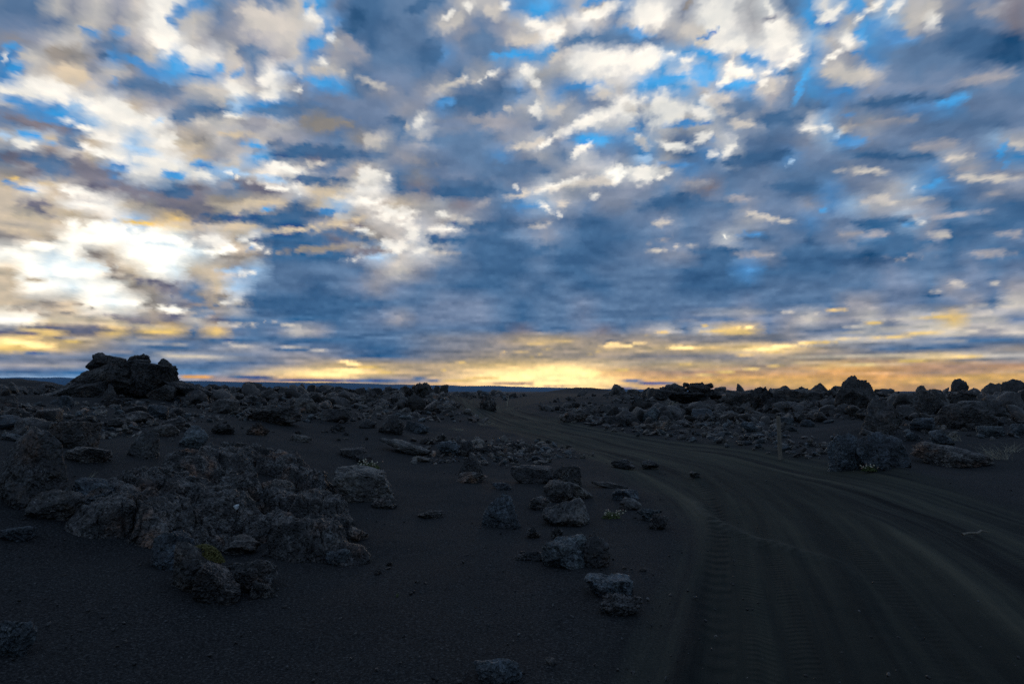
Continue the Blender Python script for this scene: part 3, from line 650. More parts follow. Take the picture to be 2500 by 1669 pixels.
# ------------------------------------------------------------------ rocks
_ICO = {}
def ico(sub):
    if sub not in _ICO:
        bm = bmesh.new(); bmesh.ops.create_icosphere(bm, subdivisions=sub, radius=1.0)
        v = np.array([p.co[:] for p in bm.verts]); f = np.array([[q.index for q in fc.verts] for fc in bm.faces], np.int32)
        bm.free(); _ICO[sub] = (v, f)
    return _ICO[sub]
KINDS = {  # planes, edge softness, lump, rough, crack, flat top
 'angular': (9, 34, .17, .055, .12, 0), 'block': (8, 40, .12, .05, .11, 1), 'slab': (9, 30, .20, .08, .10, 1),
 'round': (18, 9, .18, .06, .07, 0), 'lumpy': (12, 10, .42, .17, .16, 0), 'porous': (11, 20, .18, .06, .09, 0), 'spiky': (8, 16, .60, .22, .08, 0)}
def rock_verts(kind, sub, seed, dims, fine=1.0):
    """a closed boulder about the origin: planes of fracture, lumps, cracks and crust; dims = full sizes"""
    npl, soft, lump, rough, crack, flat = KINDS[kind]
    rg = np.random.default_rng(seed)
    v, f = ico(sub)
    n = rg.normal(size=(npl, 3)); n /= np.linalg.norm(n, axis=1)[:, None]
    d = rg.uniform(0.62, 1.0, npl)
    if flat: n = np.vstack([n, [[rg.uniform(-.15, .15), rg.uniform(-.15, .15), 1]]]); d = np.append(d, 0.62)
    q = np.maximum(v @ n.T, 1e-3) / d
    rr = 1.0 / (np.sum(q ** soft, axis=1)) ** (1.0 / soft)
    rr = np.minimum(rr, 1.35)
    p = v * rr[:, None]
    off = rg.uniform(0, 40, 3)
    w = np.stack([fbm(p * 1.5 + off + 7 * k, 3) for k in range(3)], 1)
    p = p + w * lump
    w2 = np.stack([fbm(p * 4.3 + off + 5 * k, 2) for k in range(3)], 1)
    p = p + w2 * lump * 0.34
    dirn = v
    r1 = fbm(p * 3.2 + off, 4, .55, True); r2 = fbm(p * 11.0 + off, 4, .6)
    p = p + dirn * (r1 * rough + r2 * rough * 0.8 * fine)[:, None]
    cr = np.abs(fbm(p * 1.35 + off + 3 * w, 2))
    p = p - dirn * (crack * np.exp(-cr / 0.045))[:, None]
    ext = p.max(0) - p.min(0); mid = (p.max(0) + p.min(0)) / 2
    return (p - mid) / ext * np.asarray(dims), f

def rock(name, px, py, w, h, kind='angular', mat=None, label=None, group=None, sub=5, depth=0.8, seed=None, parent=None,
         tilt=(0, 0), dist=None, sink=0.42, spin=None, zoff=0.0, cat='rock', taper=0.0, skew=0.0):
    """px, py = foot of the stone in the photograph; w, h its seen size there"""
    seed = seed if seed is not None else int(px * 7 + py * 3)
    if dist is None: g = hit(px, py)
    else:
        d = px_dir(px, py); d = d / d[1] * dist; g = np.array([d[0], dist, CAM_Z + d[2]])
    mpp = g[1] / FPX
    W_, H_ = w * mpp, h * mpp
    dims = (W_, W_ * depth, H_ * (1 + sink))
    v, f = rock_verts(kind, sub, seed, dims)
    yaw = math.atan2(-g[0], g[1]) + (spin or 0)
    rot = np.array((Euler((R(tilt[0]), R(tilt[1]), 0)).to_matrix()))
    v = v @ rot.T
    tt = (v[:, 2:3] - v[:, 2].min()) / (v[:, 2].max() - v[:, 2].min())
    v = v * np.concatenate([1 - taper * tt, 1 - taper * tt, np.ones_like(tt)], 1) + tt * np.array([skew * W_, 0, 0])
    zmin = v[:, 2].min()
    cen = np.array([g[0], g[1] + W_ * depth * 0.32, g[2] - zmin - H_ * sink + zoff])
    vr = v @ np.array(Euler((0, 0, yaw)).to_matrix()).T
    base = np.array([0, 0, zmin + H_ * sink])
    if parent is None:
        o = mesh_obj(name, vr - base, f, mat or M_ROCK, loc=cen + base)
        tag(o, label, cat, group)
    else:
        o = mesh_obj(name, vr, f, mat or M_ROCK, parent, loc=cen - np.array(parent.location))
    return o

def formation(name, px, py, label, group=None, dist=None, cat='rock outcrop'):
    g = hit(px, py) if dist is None else None
    if g is None:
        d = px_dir(px, py); d = d / d[1] * dist; g = np.array([d[0], dist, CAM_Z + d[2]])
    o = bpy.data.objects.new(name, None); COL.objects.link(o)
    o.location = g; o.empty_display_size = 0.3
    return tag(o, label, cat, group)

# --- the tall outcrop on the left skyline
oc = formation("lava_outcrop", 300, 968, "tall jagged dark lava outcrop standing against the sky on the left ridge", dist=20.5)
for (px, py, w, h, kind, dz, sub, ti) in [
    (310, 975, 135, 64, 'lumpy', 20.5, 6, 0), (352, 968, 115, 84, 'block', 20.6, 6, 0), (268, 972, 95, 60, 'angular', 20.8, 6, 0),
    (284, 940, 84, 52, 'angular', 20.8, 6, 0), (392, 965, 78, 78, 'lumpy', 21.0, 6, 0), (300, 928, 56, 30, 'block', 20.6, 6, 0), (318, 896, 14, 24, 'spiky', 21, 5, 0), (345, 880, 20, 18, 'spiky', 21.1, 5, 0), (428, 966, 60, 40, 'angular', 21, 5, 18), (455, 966, 60, 26, 'angular', 21, 5, 12),
    (246, 912, 68, 50, 'angular', 21.0, 6, 14), (222, 905, 36, 26, 'angular', 20.9, 5, -22), (270, 905, 56, 36, 'block', 21.0, 5, 10),
    (305, 905, 36, 34, 'spiky', 21.0, 5, 0), (288, 893, 16, 20, 'spiky', 21.0, 5, 0), (330, 922, 66, 46, 'angular', 20.7, 6, 0), (330, 897, 42, 32, 'spiky', 21.1, 5, 0),
    (350, 892, 26, 26, 'spiky', 21.2, 5, -20), (392, 930, 54, 56, 'round', 21.1, 6, 0), (440, 976, 120, 34, 'angular', 20.6, 6, 14), (372, 925, 30, 38, 'angular', 21.0, 5, 0),
    (408, 922, 20, 34, 'lumpy', 21.0, 5, 0), (385, 988, 70, 50, 'angular', 20.2, 6, 0), (218, 962, 110, 56, 'angular', 20.6, 6, -26), (165, 980, 120, 46, 'angular', 20.4, 6, -22), (205, 992, 90, 54, 'block', 20.0, 6, -14), (115, 990, 90, 30, 'slab', 20.2, 5, -14), (230, 948, 62, 46, 'angular', 21.0, 6, 20)]:
    rock("boulder", px, py, w, h, kind, M_ROCK, sub=sub, parent=oc, dist=dz, sink=0.05, depth=0.9, tilt=(0, ti), seed=int(px * 3 + py))

# --- the knobbly outcrop in the left foreground
cl = formation("lava_outcrop", 480, 1300, "wide knobbly crusted lava outcrop spread over black sand in the left foreground")
LOBES = [(255, 1306, 150, 95), (250, 1238, 120, 60), (345, 1222, 150, 78), (360, 1322, 150, 108), (440, 1250, 120, 96), (450, 1172, 115, 84),
    (520, 1160, 120, 80), (500, 1292, 140, 108), (560, 1235, 100, 92), (595, 1150, 110, 60), (662, 1158, 120, 62), (725, 1200, 90, 72), (300, 1270, 130, 70),
    (690, 1262, 110, 70), (765, 1290, 115, 92), (735, 1365, 150, 116), (805, 1330, 90, 70), (640, 1318, 100, 64), (455, 1335, 90, 60), (770, 1240, 60, 50)]
def cracked_mass(name, lobes, mat, parent, nx=420, ny=360, seed=4):
    """one welded sheet of lava: faceted humps grown together, with open cracks where they meet"""
    L = []
    rg = np.random.default_rng(seed)
    for px, py, w, h in lobes:
        g = hit(px, py); m_ = g[1] / FPX; r = w * m_ * 0.62
        L.append((g[0], g[1] + r * 0.75, r, r * 1.05, h * m_ * 0.72, rg.uniform(0, 6.28)))
    x0, x1 = min(l[0] - l[2] for l in L) - .1, max(l[0] + l[2] for l in L) + .1
    y0, y1 = min(l[1] - l[3] for l in L) - .1, max(l[1] + l[3] for l in L) + .1
    X_, Y_ = np.meshgrid(np.linspace(x0, x1, nx), np.linspace(y0, y1, ny))
    X, Yv = X_.ravel(), Y_.ravel()
    P = np.stack([X, Yv, X * 0], 1)
    wx, wy = fbm(P * 3.1, 4, .6) * .13, fbm(P * 3.1 + 40, 4, .6) * .13
    top = np.full(len(X), -1.0); second = np.full(len(X), -1.0)
    for (cx, cy, rx, ry, h, a) in L:
        u, v_ = (X + wx - cx) / rx, (Yv + wy - cy) / ry
        d2 = np.full(len(X), -9.0)
        for k in range(6):
            an = a + k * 1.047 + rg.uniform(-.25, .25)
            d2 = np.maximum(d2, (u * math.cos(an) + v_ * math.sin(an)) * rg.uniform(.95, 1.25))
        rr = np.maximum(d2, 0) * .6 + np.hypot(u, v_) * .4
        tilt = u * rg.uniform(-.12, .12) + v_ * rg.uniform(-.02, .16)
        z = h * (np.minimum(1.0, np.clip(1.12 - rr, -1, 2) ** 1 * 2.4) * (0.86 + tilt))
        z = np.where(rr > 1.15, -1, z)
        second = np.maximum(second, np.minimum(top, z)); top = np.maximum(top, z)
    gap = top - second
    z = top - 0.20 * np.exp(-(np.maximum(gap, 0) / 0.030) ** 1.0) * (second > 0)
    z = z + fbm(P * 4.6 + 5, 5, .6, True) * 0.070 + fbm(P * 24, 4, .6) * 0.020
    cr = np.minimum(np.abs(fbm(P * 2.6 + 9, 3)), 1.4 * np.abs(fbm(P * 3.9 + 29, 3))); z = z - 0.12 * np.exp(-cr / 0.022)
    hole = np.exp(-(((X - hx) / .17) ** 2 + ((Yv - hy) / .22) ** 2)); z = z - 0.30 * hole
    z = np.where(top < -.5, -.25, z)
    gz_ = height(X, Yv, False)
    zz = gz_ + np.maximum(z, -.12)
    ox, oy, oz = parent.location
    F = [(j * nx + i, j * nx + i + 1, (j + 1) * nx + i + 1, (j + 1) * nx + i) for j in range(ny - 1) for i in range(nx - 1)]
    F = np.array(F, np.int32)
    keep = (z[F] > -.11).any(1)
    # sideways roughness so that steep faces overhang and break up
    jx = fbm(np.stack([X * 9, Yv * 9, zz * 9], 1), 3, .6) * .035; jy = fbm(np.stack([X * 9, Yv * 9 + 50, zz * 9], 1), 3, .6) * .035
    return mesh_obj(name, np.stack([X + jx - ox, Yv + jy - oy, zz - oz], 1), F[keep], mat, parent)
_g = hit(650, 1205); hx, hy = _g[0], _g[1] + .1
cracked_mass("lava_crust", LOBES, M_CRUST, cl)
for (px, py, w, h, kind, m_, sub) in [
    (240, 1250, 90, 46, 'lumpy', M_BLUE, 6), (410, 1388, 92, 80, 'block', M_BLUE, 6), (462, 1444, 100, 112, 'angular', M_ROCK, 6), (512, 1474, 96, 92, 'angular', M_CRUST, 6),
    (588, 1446, 120, 70, 'angular', M_CRUST, 6), (632, 1462, 50, 40, 'lumpy', M_CRUST, 5), (575, 1352, 80, 40, 'angular', M_ROCK, 5), (540, 1330, 34, 26, 'angular', M_CRUST, 5),
    (845, 1380, 90, 46, 'angular', M_CRUST, 6), (815, 1382, 60, 34, 'angular', M_BLUE, 5), (860, 1322, 60, 30, 'porous', M_CRUST, 5), (670, 1230, 70, 56, 'round', M_CRUST, 6), (560, 1105, 60, 26, 'block', M_CRUST, 5)]:
    rock("boulder", px, py, w * 1.15, h, kind, m_, sub=sub, parent=cl, depth=1.05, sink=0.5, seed=int(px * 5 + py))

def on_rock(px, py):
    """where the sight line meets the knobbly outcrop"""
    v = Vector(px_dir(px, py)).normalized(); best = None
    for o in cl.children:
        off = cl.location + o.location
        ok, p, n_, _ = o.ray_cast(Vector((0, 0, CAM_Z)) - off, v)
        if ok and (best is None or (p + off).y < best.y): best = p + off
    return np.array(best) if best is not None else hit(px, py)

# --- single rocks one can point to:  px, foot py, width, height, kind, material, label
ONE = [
 (55, 1235, 170, 188, 'angular', M_ROCK, "huge slanting angular boulder cut by the left edge of the picture", 1.0, 6, (0, 14)),
 (164, 1092, 112, 62, 'block', M_ROCK, "squared dark boulder with a flat light top on the left slope", .8, 6, 0),
 (200, 1132, 105, 40, 'porous', M_CRUST, "low brown crusty rock in front of the squared dark boulder", .8, 5, 0),
 (330, 1116, 88, 64, 'angular', M_PALE, "pale tilted wedge shaped rock alone on the sand above the knobbly outcrop", .9, 6, (0, -18)),
 (112, 1268, 125, 72, 'round', M_ROCK, "smooth rounded dark rock at the foot of the huge slanting boulder", .9, 6, (0, -12)),
 (213, 1225, 105, 56, 'round', M_BLUE, "bluish rounded rock touching the left end of the knobbly outcrop", .9, 6, 0),
 (30, 1316, 75, 26, 'slab', M_BLUE, "thin grey slab lying flat on sand under the left boulders", .8, 5, 0),
 (8, 1600, 100, 78, 'angular', M_BLUE, "grey rock cut by the bottom left corner of the picture", .9, 6, 0),
 (464, 1092, 68, 52, 'porous', M_BLUE, "rough bluish lump of porous lava directly above the knobbly outcrop", .9, 5, 0),
 (538, 1060, 56, 28, 'lumpy', M_ROCK, "small rounded grey rock with a crumbled end on the upper left sand", .8, 5, 0),
 (625, 1062, 56, 30, 'lumpy', M_CRUST, "small crumbling rock just below the long dark boulder", .8, 5, 0),
 (396, 1066, 64, 30, 'porous', M_PALE, "light speckled rough rock beside the shaded boulder on the left slope", .8, 5, 0),
 (416, 1044, 52, 26, 'angular', M_ROCK, "dark overhanging rock in the row under the tall outcrop", .9, 5, 0),
 (310, 1030, 96, 26, 'porous', M_CRUST, "long rough crusty rock in the row under the tall outcrop", .8, 5, 0),
 (378, 1022, 48, 34, 'block', M_BLUE, "small square rock with a bright flat top under the tall outcrop", .9, 5, 0),
 (155, 995, 34, 30, 'block', M_BLUE, "small blue grey block at the lower left of the tall outcrop", .9, 5, 0),
 (258, 985, 52, 48, 'angular', M_ROCK, "pointed dark rock at the foot of the tall outcrop", .9, 5, 0),
 (660, 1034, 128, 48, 'slab', M_ROCK, "long dark flat topped boulder with a shaded overhang on the left ridge", .7, 6, (0, 6)),
 (740, 1006, 64, 34, 'porous', M_PALE, "light crusted rock right of the long dark boulder", .9, 5, 0),
 (815, 1030, 76, 34, 'block', M_ROCK, "dark wide block on the middle of the left ridge", .8, 5, (0, 5)),
 (820, 1052, 42, 20, 'lumpy', M_ROCK, "small lumpy rock on the sand below the dark wide block", .9, 5, 0),
 (731, 1078, 52, 18, 'slab', M_PALE, "small isolated tilted slab with a bright top on the upper sand slope", .6, 5, (0, 10)),
 (540, 1010, 70, 36, 'block', M_ROCK, "broad dark boulder left of the long dark boulder", .9, 5, 0),
 (470, 990, 60, 40, 'angular', M_ROCK, "rough sloping dark rock between the tall outcrop and the long dark boulder", .9, 5, 0),
 (952, 1060, 62, 46, 'round', M_ROCK, "dark rounded boulder half buried left of the road bend", .9, 6, 0),
 (895, 1046, 44, 22, 'angular', M_ROCK, "low dark rock left of the half buried rounded boulder", .9, 5, 0),
 (1015, 1056, 60, 26, 'slab', M_BLUE, "flat wedge right of the half buried rounded boulder", .8, 5, (0, 12)),
 (985, 1108, 136, 22, 'slab', M_PALE, "long thin pale slab lying diagonally on the sand", .5, 6, (4, 14)),
 (1030, 1128, 54, 14, 'slab', M_PALE, "short pale slab just below the long thin pale slab", .6, 5, (0, 12)),
 (1075, 1074, 28, 16, 'angular', M_ROCK, "tiny pointed rock between the thin slab and the road rocks", .9, 4, 0),
 (858, 1120, 66, 26, 'block', M_ROCK, "low dark flat rock above the white flowers", .8, 5, 0),
 (886, 1132, 42, 24, 'angular', M_ROCK, "small dark rock touching the white flowers from above", .9, 5, 0),
 (660, 1112, 34, 18, 'angular', M_ROCK, "small dark rock behind the top of the knobbly outcrop", .9, 4, 0),
 (885, 1222, 172, 58, 'slab', M_PALE, "broad sloping speckled slab alone on the sand right of the knobbly outcrop", .9, 6, (8, 10)),
 (935, 1243, 66, 26, 'lumpy', M_CRUST, "small brown broken rock under the front edge of the broad sloping slab", .9, 5, 0),
 (1050, 1266, 66, 16, 'lumpy', M_CRUST, "crumbled flat rock fragments on open sand right of the broad sloping slab", .8, 5, 0),
 (1092, 1112, 66, 34, 'lumpy', M_BLUE, "rounded blue grey rock in the row left of the road", .9, 5, 0),
 (1138, 1114, 34, 38, 'angular', M_ROCK, "upright dark angular rock in the row left of the road", .9, 5, 0),
 (1146, 1172, 70, 58, 'angular', M_ROCK, "dark upright boulder with a bright top edge in the middle of the sand", .9, 6, 0),
 (1150, 1180, 84, 26, 'porous', M_CRUST, "crumbly base rock around the dark upright boulder", .9, 5, 0),
 (1224, 1196, 52, 16, 'slab', M_BLUE, "thin dark flat rock left of the long black block", .7, 5, 0),
 (1300, 1180, 110, 38, 'block', M_ROCK, "long black block with a level top in the middle foreground", .7, 6, (0, 4)),
 (1388, 1190, 72, 52, 'block', M_ROCK, "black angular block at the right end of the long black block", .9, 6, 0),
 (1360, 1226, 84, 50, 'angular', M_ROCK, "greenish dark angular rock below the long black block", .9, 6, 0),
 (1410, 1218, 76, 34, 'slab', M_PALE, "pale weathered slab sloping right below the black angular block", .7, 5, (0, 26)),
 (1318, 1245, 56, 30, 'lumpy', M_CRUST, "rough grey rock at the left side of the greenish dark rock", .9, 5, 0),
 (1385, 1285, 116, 62, 'angular', M_PALE, "cracked brown grey rock with a wide face in the middle foreground", .9, 6, 0),
 (1218, 1290, 112, 80, 'angular', M_BLUE, "large wedge shaped boulder with a sunken shaded right side", .9, 6, (0, -8)),
 (1303, 1314, 36, 26, 'lumpy', M_CRUST, "left of two small round brown stones on the sand", .9, 5, 0),
 (1362, 1316, 34, 28, 'lumpy', M_CRUST, "right of two small round brown stones on the sand", .9, 5, 0),
 (1400, 1386, 150, 66, 'porous', M_BLUE, "large porous blue grey rock with a pointed left end in the foreground", .9, 6, (0, -6)),
 (1460, 1384, 66, 70, 'angular', M_ROCK, "dark upright rock leaning on the large porous rock", .9, 6, 0),
 (1422, 1330, 34, 30, 'angular', M_ROCK, "small dark pointed rock behind the large porous rock", .9, 5, 0),
 (1298, 1370, 84, 20, 'lumpy', M_ROCK, "low dark ridge of rock reaching left from the large porous rock", .6, 5, 0),
 (1492, 1462, 122, 44, 'slab', M_BLUE, "flat dark plate of rock barely rising from the lower sand", .9, 6, 0),
 (1520, 1505, 106, 40, 'lumpy', M_CRUST, "brown edged broken plate at the bottom of the rock row", .8, 6, 0),
 (1530, 1222, 66, 26, 'slab', M_BLUE, "flat blue grey rock at the edge of the road", .8, 5, 0),
 (1545, 1245, 60, 24, 'slab', M_PALE, "pale cracked slab next to the flat rock at the road edge", .8, 5, (0, 10)),
 (1588, 1272, 66, 28, 'lumpy', M_BLUE, "long low rock following the road edge", .8, 5, 0),
 (1612, 1292, 48, 36, 'lumpy', M_ROCK, "dark rounded rock at the lower end of the road edge rocks", .9, 5, 0),
 (1490, 1192, 92, 10, 'slab', M_ROCK, "thin dark shelf of rock leading towards the road edge", .4, 5, (0, 8)),
 (1524, 1142, 62, 20, 'lumpy', M_ROCK, "low dark mound of rock in the middle of the track", .9, 5, 0),
 (1590, 1140, 44, 16, 'angular', M_ROCK, "smaller low dark rock in the track right of the low mound", .9, 5, 0),
 (1698, 1164, 26, 12, 'angular', M_ROCK, "tiny dark stone alone on the track", .9, 4, 0),
 (1215, 1678, 118, 56, 'porous', M_BLUE, "rough bluish rock cut by the bottom edge of the picture", .9, 6, 0),
 (1345, 1624, 28, 14, 'slab', M_CRUST, "small brown stone near the bottom edge on bare sand", .9, 4, 0),
 (2083, 1142, 92, 84, 'porous', M_BLUE, "left half of the split porous boulder at the right of the road", .95, 6, 0),
 (2178, 1142, 120, 84, 'porous', M_BLUE, "right half of the split porous boulder at the right of the road", .95, 6, 0),
 (2132, 1074, 50, 16, 'slab', M_PALE, "small flat stone lying across the top of the split porous boulder", .6, 5, (0, 30)),
 (2052, 1142, 36, 42, 'angular', M_ROCK, "dark shadowed rock at the left foot of the split porous boulder", .9, 5, 0),
 (2350, 1142, 180, 44, 'slab', M_CRUST, "wide flat brown crusted rock shelf with broken layers right of the road", .7, 6, (0, 9)),
 (2310, 1092, 56, 40, 'angular', M_BLUE, "dark blue grey rock behind the brown crusted rock shelf", .9, 5, 0),
 (2098, 1004, 118, 88, 'angular', M_ROCK, "big leaning boulder rising above the right skyline", .8, 6, 0),
 (2165, 1060, 106, 84, 'angular', M_ROCK, "dark shadowed boulder below the big leaning boulder", .9, 6, 0),
 (2235, 1076, 34, 22, 'angular', M_BLUE, "small bluish rock right of the dark shadowed boulder", .9, 5, 0),
 (1960, 992, 130, 44, 'slab', M_ROCK, "long flat topped ledge over the sand mound on the right", .8, 6, (0, 2)),
 (1880, 1006, 92, 62, 'lumpy', M_ROCK, "lumpy dark boulder at the left end of the long ledge", .9, 6, 0),
 (1912, 1010, 42, 30, 'angular', M_ROCK, "dark rock under the left end of the long ledge", .9, 5, 0),
 (1815, 1000, 70, 48, 'block', M_ROCK, "dark cracked block left of the lumpy boulder on the right ridge", .9, 6, 0),
 (1830, 1055, 36, 26, 'round', M_BLUE, "small rounded rock on the slope left of the wooden post", .9, 5, 0),
 (2008, 1012, 22, 16, 'angular', M_BLUE, "tiny pointed stone on the dark sand mound", .9, 4, 0),
 (1920, 1035, 44, 18, 'slab', M_BLUE, "flat stone just behind the wooden post", .8, 4, 0),
 (2352, 962, 40, 38, 'angular', M_ROCK, "forked dark rock spike on the right skyline", .8, 5, (0, 14)),
 (2253, 962, 24, 22, 'block', M_ROCK, "small square rock on the right skyline", .9, 4, 0),
 (2490, 975, 60, 50, 'angular', M_ROCK, "dark boulder at the right edge below the skyline", .9, 5, 0),
 (2380, 1048, 130, 70, 'angular', M_ROCK, "large tilted dark slab in the right hand rock pile", .8, 6, (0, -22)),
 (2290, 1020, 70, 70, 'angular', M_ROCK, "upright dark boulder in the right hand rock pile", .9, 6, 0),
 (2360, 1000, 110, 50, 'lumpy', M_ROCK, "broad rounded boulder on top of the right hand rock pile", .9, 6, 0),
 (2430, 1020, 70, 46, 'angular', M_ROCK, "dark boulder at the right side of the right hand rock pile", .9, 5, 0),
 (2260, 1055, 60, 36, 'angular', M_BLUE, "bluish rock at the left foot of the right hand rock pile", .9, 5, 0),
 (2430, 1066, 60, 26, 'block', M_BLUE, "low blue grey block on sand at the right edge", .9, 5, 0),
 (2490, 1062, 40, 28, 'block', M_BLUE, "blue grey rock cut by the right edge of the picture", .9, 5, 0),
 (1600, 1052, 90, 20, 'lumpy', M_CRUST, "low spine of brown rock crossing the slope right of the road", .5, 5, (0, -14)),
 (1500, 1040, 62, 26, 'angular', M_ROCK, "pointed dark rock nearest the road bend on its right side", .9, 5, 0),
 (1545, 1040, 46, 28, 'angular', M_ROCK, "dark angular rock behind the road on its right side", .9, 5, 0),
 (1590, 1035, 60, 34, 'angular', M_BLUE, "leaning blue grey rock right of the road bend", .9, 5, (0, -25)),
 (1630, 1025, 40, 26, 'angular', M_ROCK, "dark block under the dry grass right of the road", .9, 5, 0),
 (1405, 1030, 64, 30, 'lumpy', M_CRUST, "brown mound of rock and grass beside the road bend", .9, 5, 0),
 (1720, 1024, 56, 26, 'round', M_BLUE, "rounded bluish rock on the middle of the right slope", .9, 5, 0),
 (1190, 1000, 66, 36, 'spiky', M_CRUST, "cone shaped brown rock left of the thin pale stake", .9, 5, 0),
]
SHAPED = {"big leaning boulder rising": (.34, .12), "cone shaped brown rock": (.6, 0), "dark shadowed boulder below": (.25, .08), "forked dark rock spike": (.1, -.1),
          "dark upright boulder with": (.3, .05), "huge slanting angular": (.22, -.10), "pale tilted wedge": (.4, .2), "pointed dark rock at the foot": (.6, 0), "large wedge shaped": (.35, .1)}
for (px, py, w, h, kind, m_, label, dep, sub, ti) in ONE:
    tp, sk = next((v for k, v in SHAPED.items() if label.startswith(k)), (0.0, 0.0))
    rock("rock", px, py, w, h, kind, m_, label, sub=min(sub, 6), depth=dep, tilt=ti if ti else (0, 0), taper=tp, skew=sk)

# --- far outcrop on the right of the road, on the skyline
fo = formation("lava_outcrop", 1680, 985, "round topped twin lava outcrop against the orange sky above the road", dist=40)
for (px, py, w, h, kind, dz) in [
    (1640, 975, 76, 38, 'lumpy', 40), (1662, 958, 40, 24, 'round', 40), (1710, 962, 62, 30, 'lumpy', 40), (1700, 946, 36, 12, 'slab', 40.3),
    (1732, 948, 26, 14, 'round', 40), (1620, 978, 50, 30, 'lumpy', 39.5), (1690, 985, 100, 30, 'lumpy', 39.5), (1745, 975, 46, 26, 'lumpy', 40), (1676, 945, 16, 12, 'round', 40.2)]:
    rock("boulder", px, py, w, h, kind, M_ROCK, sub=5, parent=fo, dist=dz, sink=0.05, depth=0.9, seed=int(px + py))
# ------------------------------------------------------------------ repeats: shared shapes, one object each
rng = np.random.default_rng(23)
PROTO = []
for i, (k, m_) in enumerate([('angular', M_ROCK), ('block', M_ROCK), ('lumpy', M_ROCK), ('slab', M_BLUE), ('angular', M_BLUE), ('porous', M_CRUST),
                             ('slab', M_PALE), ('spiky', M_ROCK), ('round', M_ROCK), ('lumpy', M_CRUST), ('angular', M_CRUST), ('slab', M_ROCK)]):
    for q in range(2):
        v, f = rock_verts(k, 4, 900 + i * 7 + q, (1, 1, 1))
        me_o = mesh_obj("rock", v, f, m_)
        PROTO.append((k, me_o.data)); bpy.data.objects.remove(me_o)
FLAT = [i for i, p in enumerate(PROTO) if p[0] in ('slab',)]
def scatter(n, zone, wpx, asp, label, group, pool=None, name="rock", cat='rock', sink=.36):
    """n stones inside a patch of ground; zone = photograph x range, y range at left and right ends"""
    (x0, x1), (ya, yb), (yc, yd) = zone
    k = 0
    while k < n:
        px = rng.uniform(x0, x1); fr = (px - x0) / (x1 - x0)
        py = rng.uniform(ya + (yc - ya) * fr, yb + (yd - yb) * fr)
        g = hit(px, py, 120)
        t = road_st(np.array([g[0]]), np.array([g[1]]), PL_A)[1][0]
        if abs(t) < 2.4 and g[1] < 70: continue
        near_scale = np.clip(1.0 + (py - (ya + yb) / 2) / 160, .6, 1.6)
        w = rng.uniform(*wpx) * g[1] / FPX * near_scale
        a = rng.uniform(*asp)
        i = rng.choice(pool) if pool is not None else rng.integers(len(PROTO))
        if PROTO[i][0] == 'slab': a *= 0.45
        o = bpy.data.objects.new(name, PROTO[i][1]); COL.objects.link(o)
        d = rng.uniform(.65, 1.0)
        o.scale = (w, w * d, w * a * (1 + sink))
        o.location = (g[0], g[1], g[2] + w * a * (0.5 - sink))
        o.rotation_euler = (rng.uniform(-.25, .25), rng.uniform(-.3, .3), rng.uniform(0, 6.28))
        tag(o, label, cat, group); k += 1
JAG = [0, 1, 2, 3, 14, 15, 20, 21, 22, 23]
scatter(46, ((430, 1190), (956, 1000), (964, 1015)), (20, 60), (.28, .5), "dark jagged rock in the crowded lava rubble along the left ridge", "rocks crowding the left ridge", JAG)
def crest(pxs, dist, tops, wpx, label, group):
    """upright spikes of lava along a far crest: top heights as seen over the terrain"""
    for px in pxs:
        top = np.interp(px, [t[0] for t in tops], [t[1] for t in tops]) + rng.uniform(-3, 5)
        d = dist * rng.uniform(.93, 1.07); v_ = px_dir(px, top); v_ = v_ / v_[1] * d
        g0 = float(height(np.array([v_[0]]), np.array([d]), False)[0]); zt = CAM_Z + v_[2]
        hh = max(zt - g0, 0.12) + .1; w = max(rng.uniform(*wpx) * d / FPX, hh * .95)
        o = bpy.data.objects.new("rock", PROTO[rng.choice([0, 1, 2, 3, 14, 15])][1]); COL.objects.link(o)
        o.scale = (w, w * .8, max(hh * 1.15, w * .5)); o.location = (v_[0], d, g0 + hh / 2 - .1)
        o.rotation_euler = (rng.uniform(-.15, .15), rng.uniform(-.25, .25), rng.uniform(0, 6.28))
        tag(o, label, 'rock', group)
crest(np.linspace(455, 1080, 38) + rng.uniform(-9, 9, 38), 40, [(440, 938), (600, 943), (700, 946), (740, 938), (800, 948), (960, 946), (1030, 936), (1080, 940), (1150, 948), (1200, 955)],
      (10, 34), "small jagged spike of lava on the left skyline", "lava spikes along the left skyline")
scatter(22, ((0, 460), (980, 1040), (975, 1040)), (30, 70), (.3, .6), "weathered rock in the loose rows below the tall left outcrop", "rocks below the tall left outcrop")
scatter(14, ((0, 130), (1010, 1110), (1000, 1100)), (40, 90), (.35, .6), "rough crusty rock crowded behind the huge slanting boulder", "rocks behind the huge slanting boulder")
scatter(40, ((1760, 2500), (962, 990), (968, 1050)), (26, 64), (.28, .5), "dark boulder in the tumbled rock wall along the right ridge", "boulders of the right ridge", [0, 1, 2, 3, 4, 5, 14, 15, 20, 21, 22, 23])
scatter(44, ((1360, 2030), (1000, 1075), (1020, 1125)), (14, 40), (.3, .6), "small bluish flat rock on the stony slope right of the road", "small rocks on the stony right slope",
        [6, 7, 8, 9, 12, 13, 22, 23])
scatter(18, ((1040, 1330), (1070, 1095), (1105, 1135)), (16, 40), (.35, .6), "small broken rock in the low line left of the road", "broken rocks lining the road")
scatter(16, ((1480, 1800), (955, 990), (960, 1000)), (20, 46), (.45, .8), "dark rock around the twin outcrop right of the road", "rocks around the twin outcrop", JAG)
scatter(14, ((560, 900), (1040, 1060), (1060, 1090)), (6, 16), (.3, .6), "very small stone lying on the upper sand slope", "small stones on the upper sand", name="stone", cat="stone")
